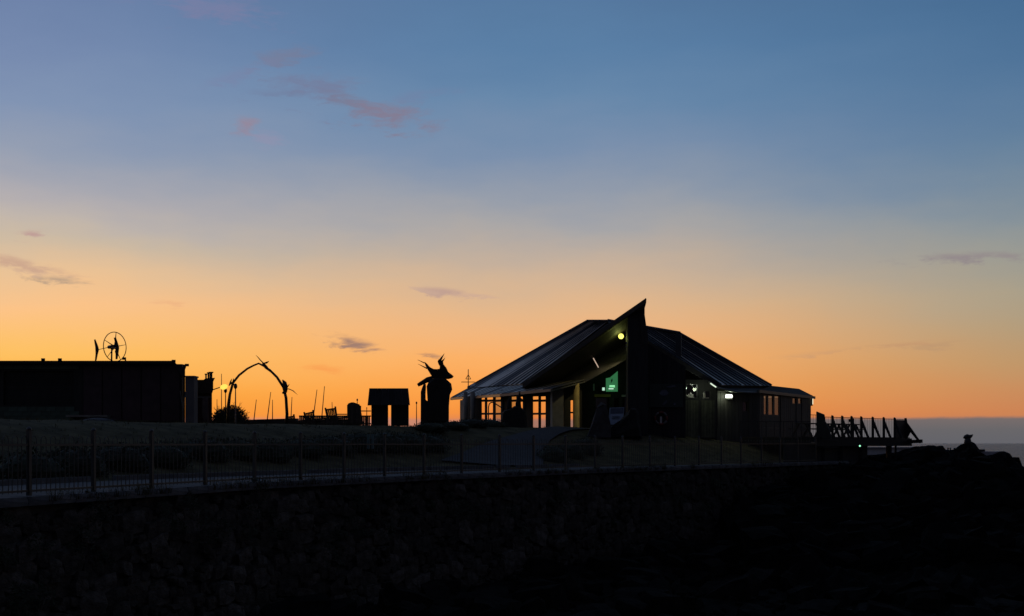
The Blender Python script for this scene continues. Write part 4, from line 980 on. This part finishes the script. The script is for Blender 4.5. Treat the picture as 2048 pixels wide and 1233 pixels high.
def btube(pts_, n=10, name='bird_part', fl_=1.0): return MB().tube([P(x, y, ZM + .35 + (r_d[0] if r_d else 0)) for x, y, r, *r_d in pts_], [p[2] for p in pts_], n, flat=fl_).build(name, m_carved, cs, True)
bird = slab_rock('bird_body', [(848, 724), (852.5, 729.5), (858, 734.5), (866, 738.5), (873, 738.8), (879, 738), (880, 733), (876.8, 727.5), (875, 722.5), (877, 719), (881, 717.3), (882.3, 720), (883.5, 723), (885.5, 723), (886.2, 728), (892, 735), (896, 744), (903, 749), (906.8, 752.5), (904, 756), (897, 758), (891, 758), (888, 764), (870, 764), (865, 755), (860, 748), (854, 738), (850.5, 731)], ZM + .15, .55, None, None, m_carved, .0, 4)
l = Vector(bird.location); bird.parent = cs; bird.location = l - Vector(cs.location)
btube([(881.5, 719, .06), (884.5, 714, .03), (888.8, 707.5, .006)], 6, 'beak'); btube([(882.5, 724, .05), (885.5, 722, .04), (888, 719, .02), (890.3, 716, .005)], 6, 'beak')
btube([(848.5, 726.5, .025), (842, 723.2, .018), (835, 720, .006)], 5, 'wing_tip'); btube([(854, 737.5, .035), (846, 733.5, .022), (835.8, 728.4, .006)], 5, 'wing_tip')

# ------------------------------------------------------------------ shelter, bin, benches on the lawn
sh_ = thing('information_shelter', G(778, 56, 6.25), 'small roofed shelter on two solid stone piers left of the monolith', 'shelter')
for a, c in ((742.5, 774), (782, 815.5)):
    MB().prism([P(a, 852, 56), P(a, 806, 56), P(c, 806, 56), P(c, 852, 56)], (0, .55, 0)).build('pier', m_carved, sh_)
rz_ = 56
MB().hexa([P(735, 811.5, 55.7), P(820, 811, 55.7), P(819, 808, 57.6), P(737, 808, 57.6), P(738.5, 777, 56.4), P(816.5, 777, 56.4), P(816.5, 777.5, 56.9), P(738.5, 777.5, 56.9)]).build('roof', m_slate2, sh_)
for i in range(6):
    xa, xb = lerp(735.6, 819.6, i / 6), lerp(735.6, 819.6, (i + 1) / 6) - 1; ya, yb = lerp(739, 816, i / 6), lerp(739, 816, (i + 1) / 6) - 1
    MB().prism([P(xa, 811, 55.68), P(xb, 811, 55.68), P(yb, 778, 56.37), P(ya, 778, 56.37)], (0, -.03, .01)).build('roof_sheet', m_felt, sh_)
bn = thing('hooded_seat', G(708, 55.5, 6.25), 'tall round-backed hooded seat left of the roofed shelter', 'seat')
hp_ = [(694.5, 850), (694, 811), (697, 807), (702, 805.2), (707, 805), (713, 807), (719, 809.5), (721, 818), (723.5, 832), (727, 850)]
MB().prism([P(x, y, 55.5) for x, y in hp_], (0, .08, 0)).build('back_panel', m_wood, bn)
for i in range(5): xa = 696 + i * 5.4; MB().prism([P(xa, 848, 55.47), P(xa, 812, 55.47), P(xa + 4.8, 812, 55.47), P(xa + 4.8, 848, 55.47)], (0, -.02, 0)).build('back_slat', m_wood, bn)
MB().box2(P(696, 850, 55.6), P(722, 836, 56.2)).build('seat_box', m_wood, bn)
for a, c in ((673, 694), (721, 742)):
    MB().bar(P(a, 829 if a < 700 else 822.5, 55.8), P(c, 829 if a < 700 else 822.5, 55.8), .045).build('side_rail', m_wood, bn)
def bench(pl, lab, d, legs=True):
    (x0, y0), (x1, y1), (x2, y2), (x3, y3) = pl   # TL TR BR BL of the backrest
    t_ = thing('bench', G((x2 + x3) / 2, d, 6.25), lab, 'bench', 'benches on the lawn')
    A, B, C, D = [P(x, y, d) for x, y in pl]
    for s0, s1 in ((A, D), (B, C)):
        MB().bar(s0 + (s0 - s1).normalized() * .09, s1 - (s0 - s1) * .25, .07).build('post', m_wood, t_)
    MB().bar(A, B, .06).build('top_rail', m_wood, t_); MB().bar(lerp(A, D, .62), lerp(B, C, .62), .045).build('middle_rail', m_wood, t_)
    for i in range(6):
        t0_, t1_ = (i + .12) / 6, (i + .94) / 6; q = [lerp(A, B, t0_), lerp(A, B, t1_), lerp(D, C, t1_), lerp(D, C, t0_)]
        MB().prism([v + Vector((0, .02, 0)) for v in q], (0, .025, 0)).build('back_slat', m_wood, t_)
    f = Vector((.55, .45, 0))
    for v in (D, C): MB().bar(v + Vector((0, 0, .05)), v + f * .8 + Vector((0, 0, .12)), .06).build('arm_rest', m_wood, t_); MB().bar(v + f * .8 + Vector((0, 0, .1)), v + f * .8 + Vector((0, 0, -.45)), .06).build('leg', m_wood, t_)
    sd2 = Vector((0, 0, -.02)); MB().hexa([D + sd2, C + sd2, C + f * .8 + sd2, D + f * .8 + sd2, D + sd2 * 2.5 + Vector((0, 0, .06)), C + Vector((0, 0, .02)), C + f * .8 + Vector((0, 0, .02)), D + f * .8 + Vector((0, 0, .02))]).build('seat', m_wood, t_)
bench([(651.5, 820), (671, 817.5), (674, 840), (656, 841)], 'tilted slatted bench with tall back next to the hooded seat', 55.2)
bench([(609, 828.5), (626.5, 824.5), (629, 842), (612, 844)], 'slatted bench second from the arch', 56.0)
bench([(574.5, 835), (588, 833), (590, 846), (577, 848)], 'low bench right beside the foot of the arch', 55.4)
# low picket fence behind the benches
pk = thing('picket_fence', G(660, 57.5, 6.2), 'low picket fence behind the benches', 'fence')
pm_ = MB().box((0, 0, .0), (.07, .03, .5)).mesh('picket', m_wood)
for i in range(40): px = 600 + i * 3.55; place('picket', pm_, pk, G(px, 57.5, 6.52))
MB().bar(G(598, 57.52, 6.75), G(742, 57.52, 6.75), .06).build('rail', m_wood, pk); MB().bar(G(598, 57.52, 6.4), G(742, 57.52, 6.4), .06).build('rail', m_wood, pk)

# ------------------------------------------------------------------ boulder with figures before the windows
bf_ = thing('carved_boulder', G(1026, 62, 6.2), 'dark boulder with two upright carved birds before the hall windows', 'sculpture')
bb_ = slab_rock('boulder_body', [(999, 862), (1001, 843), (1003, 826), (1008, 821), (1018, 819), (1030, 813), (1040, 813), (1050, 821), (1053, 835), (1055, 862)], 62, 1.1, None, None, m_carved, .03, 9)
l = Vector(bb_.location); bb_.parent = bf_; bb_.location = l - Vector(bf_.location)
for pts_ in ([(1019, 822, .12), (1017.5, 812, .1), (1018, 802, .09), (1020.5, 796, .05), (1022.5, 791, .01)], [(1037, 820, .16), (1036.5, 808, .14), (1037.5, 797, .11), (1039, 790, .06), (1040, 783, .01)]):
    MB().tube([P(x, y, 62.3) for x, y, r in pts_], [r for x, y, r in pts_], 9).build('carved_bird', m_carved, bf_, True)
MB().tube([P(x, y, 62.3) for x, y in ((1041, 797), (1048, 803), (1050.5, 812), (1048.5, 820))], [.03, .04, .035, .03], 6).build('stone_loop', m_carved, bf_, True)
hk = MB().tube([P(x, y, 62.5) for x, y in ((977, 862), (977, 830), (977, 815), (978.5, 808.5), (982, 805.5), (987, 805.2), (994, 810), (1005, 817))], .03, 7).build('hooked_rail', m_bronze, origin=P(977, 862, 62.5)); tag(hk, 'thin hooked handrail left of the carved boulder', 'handrail')

# ------------------------------------------------------------------ boats, masts and lamp posts behind the lawn
def dinghy(x0, y0, x1, y1, d, lab, hull=True):
    base = G(x1, d, 5.9); t_ = thing('sailing_dinghy', base, lab, 'dinghy', 'dinghies parked behind the lawn')
    hl = []; n_ = 7
    b_ = MB(); zk = 6.25
    for i in range(n_):
        t0_ = i / (n_ - 1); w = .65 * math.sin(math.pi * (.12 + .8 * t0_)) ** .8 * (1 if t0_ < .8 else 1); xx = base.x - 1.6 + 3.2 * t0_
        for j in range(7):
            a = math.pi * j / 6; b_.v.append(Vector((xx, base.y + w * math.cos(a), zk + .42 + .1 * t0_ - (.42 + .05 * t0_) * math.sin(a))))
    for i in range(n_ - 1):
        for j in range(6): b_.f.append((i * 7 + j, (i + 1) * 7 + j, (i + 1) * 7 + j + 1, i * 7 + j + 1))
        b_.f.append((i * 7 + 6, (i + 1) * 7 + 6, (i + 1) * 7, i * 7))
    b_.f.append(tuple(range(7))); b_.f.append(tuple((n_ - 1) * 7 + j for j in range(6, -1, -1)))
    b_.build('hull', m_hull, t_)
    top, bot = P(x0, y0, d), P(x1, y1, d); dr = (top - bot).normalized()
    MB().tube([bot - dr * .6, bot, top], [.034, .032, .018], 6).build('mast', m_mast, t_)
    m0 = bot + Vector((0, 0, -.12)); MB().tube([m0, m0 + Vector((-.9, .1, .0))], .02, 5).build('boom', m_mast, t_)
dinghy(512.7, 799.6, 507.7, 842, 66, 'dinghy with a short raked mast just right of the bush')
dinghy(541.5, 784.6, 534, 844, 64, 'dinghy with the tall raked mast inside the arch')
dinghy(545, 800, 545, 842, 72, 'dinghy with a short upright mast inside the arch')
dinghy(584, 794.6, 581.7, 842, 68, 'dinghy with the mast close right of the arch leg')
dinghy(634, 779.6, 625.7, 842, 66, 'dinghy with the raked mast above the second bench')
dinghy(649, 773, 643, 842, 67, 'dinghy with the tallest mast between the benches')
dinghy(664, 804.6, 665.4, 842, 74, 'dinghy with a low mast above the tall-backed bench')
dinghy(443, 748, 443, 842, 70, 'dinghy with the upright mast beside the amber lamp')
dinghy(434, 799, 434, 842, 74, 'dinghy with a low mast at the kiosk corner')
def lamp_post(x, ytop, d, r, lab, pale=False):
    t_ = thing('lamp_post', G(x, d, 6.1), lab, 'lamp post', 'unlit lamp posts by the bush and boats')
    MB().tube([G(x, d, 6.0), P(x, ytop + 6, d)], [.035, .022], 7).build('post', m_mast if pale else m_bronze, t_)
    MB().lathe(P(x, ytop + 6, d), [(.02, 0), (r, r * 1.0), (r * 1.05, r * 2.0), (r * .7, r * 3.0), (.01, r * 3.3)], 10).build('lantern', m_bronze, t_, True)
lamp_post(451, 781, 62, .075, 'slim lamp post directly below the amber lamp'); lamp_post(471, 773, 53, .075, 'pale lamp post in front of the round bush', True)
lamp_post(714.5, 797, 78, .05, 'distant post with a small ball top behind the hooded seat'); lamp_post(833, 803, 76, .05, 'distant post with a ball top left of the monolith'); lamp_post(733.5, 812, 80, .03, 'short distant post between hooded seat and shelter')
sm = thing('signal_mast', G(936.5, 92, 5.8), 'thin signal mast with crossbar and triangle above the left eave', 'mast')
MB().tube([G(936.5, 92, 5.5), P(936.5, 739, 92)], [.05, .03], 6).build('pole', m_bronze, sm); MB().bar(P(922.5, 764.5, 92), P(949.5, 764.5, 92), .05).build('crossbar', m_bronze, sm)
tr_ = [P(936.5, 750, 92), P(931.5, 758.5, 92), P(941.7, 758.5, 92)]
for a, c in zip(tr_, tr_[1:] + tr_[:1]): MB().bar(a, c, .045).build('triangle_bar', m_bronze, sm)
# twin pale posts on the lawn
tp = thing('bollard_pair', P(740, 896, 47), 'pair of short pale teal posts on the lawn slope', 'bollard')
for x_ in (737, 745): 
    c = P(x_, 893, 47); MB().box(c + Vector((0, 0, .18)), (.09, .09, .55)).build('post', mat('teal_post', (.1, .17, .17), .6, .2), tp)
# upturned boat near the store
ub = thing('upturned_boat', G(196, 47.5, 6.05), 'upturned dark rowing boat in front of the store', 'boat')
b_ = MB(); hx = G(196, 47.5, 0).x
for i in range(11):
    t0_ = i / 10; w = .5 * max(.05, math.sin(math.pi * t0_)) ** .6; h_ = .5 * max(.08, math.sin(math.pi * t0_)) ** .35
    for j in range(9): a = math.pi * j / 8; b_.v.append(Vector((hx - .95 + 1.9 * t0_, 47.5 + w * math.cos(a), 5.98 + h_ * math.sin(a))))
for i in range(10):
    for j in range(8): b_.f.append((i * 9 + j, i * 9 + j + 1, (i + 1) * 9 + j + 1, (i + 1) * 9 + j))
b_.build('hull', m_hull, ub, True)
MB().tube([Vector((hx - .95 + 1.9 * t, 47.5, 6.0 + .5 * max(.08, math.sin(math.pi * t)) ** .35)) for t in frange(.02, .98, 8)], .025, 5).build('keel', m_wood, ub)
lw = thing('plank_bench', G(70, 46, 6.0), 'long low plank bench in front of the shuttered window', 'bench')
MB().box2(P(0, 851, 46), P(145, 846.5, 46.4)).build('seat', m_conc, lw)
for x_ in (8, 72, 136): MB().box2(P(x_, 862, 46.1), P(x_ + 4, 851.2, 46.3)).build('leg', m_conc, lw)

# ------------------------------------------------------------------ planting
def leaf_cloud(mb, c, r, n, sz, rnd, flat_top=1.0, shell=.55):
    for _ in range(n):
        while True:
            v = Vector((rnd.uniform(-1, 1), rnd.uniform(-1, 1), rnd.uniform(-.35, 1)))
            if v.length <= 1: break
        v = v.normalized() * (shell + (1 - shell) * rnd.random() ** .5) * (1 + .22 * fbm(v.x * 2.3 + c.x, v.y * 2.3, v.z * 2.3))
        p = c + Vector((v.x * r.x, v.y * r.y, v.z * r.z))
        a = Vector((rnd.gauss(0, 1), rnd.gauss(0, 1), rnd.gauss(0, 1))).normalized(); b2 = a.orthogonal().normalized(); s1 = sz * rnd.uniform(.6, 1.3)
        mb.add([p - a * s1, p + b2 * s1 * .45, p + a * s1, p - b2 * s1 * .45], [(0, 1, 2, 3)])
def shrub(name, c, r, n, sz, lab, cat='shrub', group=None, twigs=0, seed=1, core=True):
    rnd = random.Random(seed); t_ = thing(name, c, lab, cat, group); mb = MB(); cc = c + Vector((0, 0, r.z * .25))
    leaf_cloud(mb, cc, r, n, sz, rnd); mb.build('foliage', m_leaf, t_)
    st_ = MB()
    for k in range(max(5, twigs)):
        a = rnd.uniform(0, 6.28); e = rnd.uniform(.25, 1.35); d = Vector((math.cos(a) * math.cos(e), math.sin(a) * math.cos(e), math.sin(e)))
        L = (rnd.uniform(1.0, 1.35) if twigs else .7); tip = cc + Vector((d.x * r.x, d.y * r.y, d.z * r.z)) * L
        mid = lerp(c, tip, .55) + Vector((rnd.uniform(-.06, .06), 0, rnd.uniform(0, .08))); st_.tube([c, mid, tip], [.02, .012, .005], 4)
        if twigs:
            for q in range(3): 
                o = Vector((rnd.uniform(-.12, .12), rnd.uniform(-.1, .1), rnd.uniform(-.05, .12))); st_.tube([lerp(mid, tip, .4 + .2 * q), lerp(mid, tip, .7 + .15 * q) + o], [.007, .004], 4)
    st_.build('stems', m_twig, t_)
    if core:
        k_ = MB().ball(cc, (r.x * .8, r.y * .8, r.z * .8), 14, 9)
        for v in k_.v: v += (v - cc) * .18 * fbm(v.x * 3, v.y * 3, v.z * 3)
        k_.build('dense_core', m_leaf, t_)
    return t_
shrub('round_bush', G(460, 58, 6.2), Vector((.9, .85, .8)), 6000, .045, 'round dark bush with wispy twigs at the left foot of the arch', 'bush', None, 46, 3)
HG = 'shrubs along the promenade bed'
hsp = [(60, 31.5, .9), (150, 34, .9), (235, 36, .85), (320, 38, .8), (405, 40.5, .8), (470, 42, .75), (535, 43, .75), (600, 45, .7), (660, 46.6, .75), (715, 48, .8), (765, 49, .85), (815, 50, .85), (852, 51, .75)]
hl_ = ['low dark shrub at the far left behind the railing', 'low shrub second from the left behind the railing', 'low shrub below the right edge of the shuttered window', 'low shrub below the maroon cladding', 'low shrub below the red kiosk doors', 'low shrub below the left foot of the arch', 'low shrub below the middle of the arch', 'low shrub below the second bench', 'low shrub below the tall-backed bench', 'low shrub below the hooded seat', 'low shrub just right of the pale teal posts', 'low shrub below the shelter roof edge', 'last low shrub of the row where the entrance path begins']
for i, ((px, d, h), lb_) in enumerate(zip(hsp, hl_)):
    c = G(px, d, 0); c.z = hground(c.x, c.y) - .05
    shrub('low_shrub', c, Vector((1.05, .8, h * .72)), 900, .055, lb_, 'shrub', HG, 0, 20 + i)
for i, (px, d, lb_) in enumerate(((1105, 53.5, 'low shrub in the bed left of the standing stone'), (1140, 55, 'middle low shrub of the bed below the standing stone'), (1172, 56.5, 'low shrub in the bed right beneath the standing stone'))):
    c = G(px, d, 0); c.z = hground(c.x, c.y) - .1; shrub('low_shrub', c, Vector((.8, .7, .62)), 900, .05, lb_, 'shrub', 'shrubs in the entrance bed', 0, 50 + i)
for i, (px, d, h, lb_) in enumerate(((860, 54.5, .3, 'ground shrub at the foot of the monolith'), (905, 56, .28, 'ground shrub right of the monolith'), (945, 58, .3, 'ground shrub below the left end of the glazed hall'), (980, 59.5, .3, 'ground shrub below the hooked handrail'))):
    c = G(px, d, 0); c.z = hground(c.x, c.y); shrub('ground_shrub', c, Vector((.9, .7, h)), 700, .045, lb_, 'shrub', 'ground shrubs on the crest', 0, 70 + i)
# grass tufts along the wall edge and over the lawn crest
gt = MB(); rg = random.Random(11)
def tuft(p, h, n):
    for _ in range(n):
        a = rg.uniform(0, 6.28); o = Vector((math.cos(a), math.sin(a), 0)); q = p + o * rg.uniform(0, .12); t1_ = q + o * h * rg.uniform(.1, .6) + Vector((0, 0, h * rg.uniform(.6, 1.1))); w = Vector((-o.y, o.x, 0)) * .008
        gt.add([q - w, q + w, t1_], [(0, 1, 2)])
for i in range(900):
    s_ = rg.uniform(12, ACC[-1] - 9); p, d, n = fence_at(s_); q = p + n * rg.gauss(-.26, .06)
    if fbm(s_ * .35, 3.3) < -.05: continue
    tuft(Vector((q.x, q.y, PATHZ - .05)), rg.uniform(.08, .3), 9)
for i in range(5200):
    x = rg.uniform(-22, 14); y = rg.uniform(30, 66); d, s_ = fence_near(Vector((x, y)))
    if d < pw(s_) + .3: continue
    px = CX + F * x / y
    if 890 < px < 1260 and y > 50: 
        if rg.random() < .8: continue
    tuft(Vector((x, y, hground(x, y) - .02)), rg.uniform(.05, .14), 5)
tag(gt.build('rough_grass', m_grass), 'short rough grass on the lawn and along the wall top', 'grass', kind='stuff')
# plants rooted in the sea wall
wp_ = MB(); rw = random.Random(31)
for i in range(95):
    s_ = rw.uniform(10, ACC[-1] - 5); p, d, n = fence_at(s_); z = PATHZ - .1 - abs(rw.gauss(0, 1.0)); z = max(z, 1.2)
    q = p + n * (-.16 - .36 * (PATHZ - z) / 4 - .08); r0 = rw.uniform(.12, .42)
    leaf_cloud(wp_, Vector((q.x, q.y, z - r0 * .3)), Vector((r0 * 1.2, r0 * .5, r0 * rw.uniform(.6, 1.3))), int(260 * r0 / .3), .035, rw)
tag(wp_.build('wall_plants', m_leaf), 'dark tufts of wild plants growing on the sea wall', 'plants', kind='stuff')
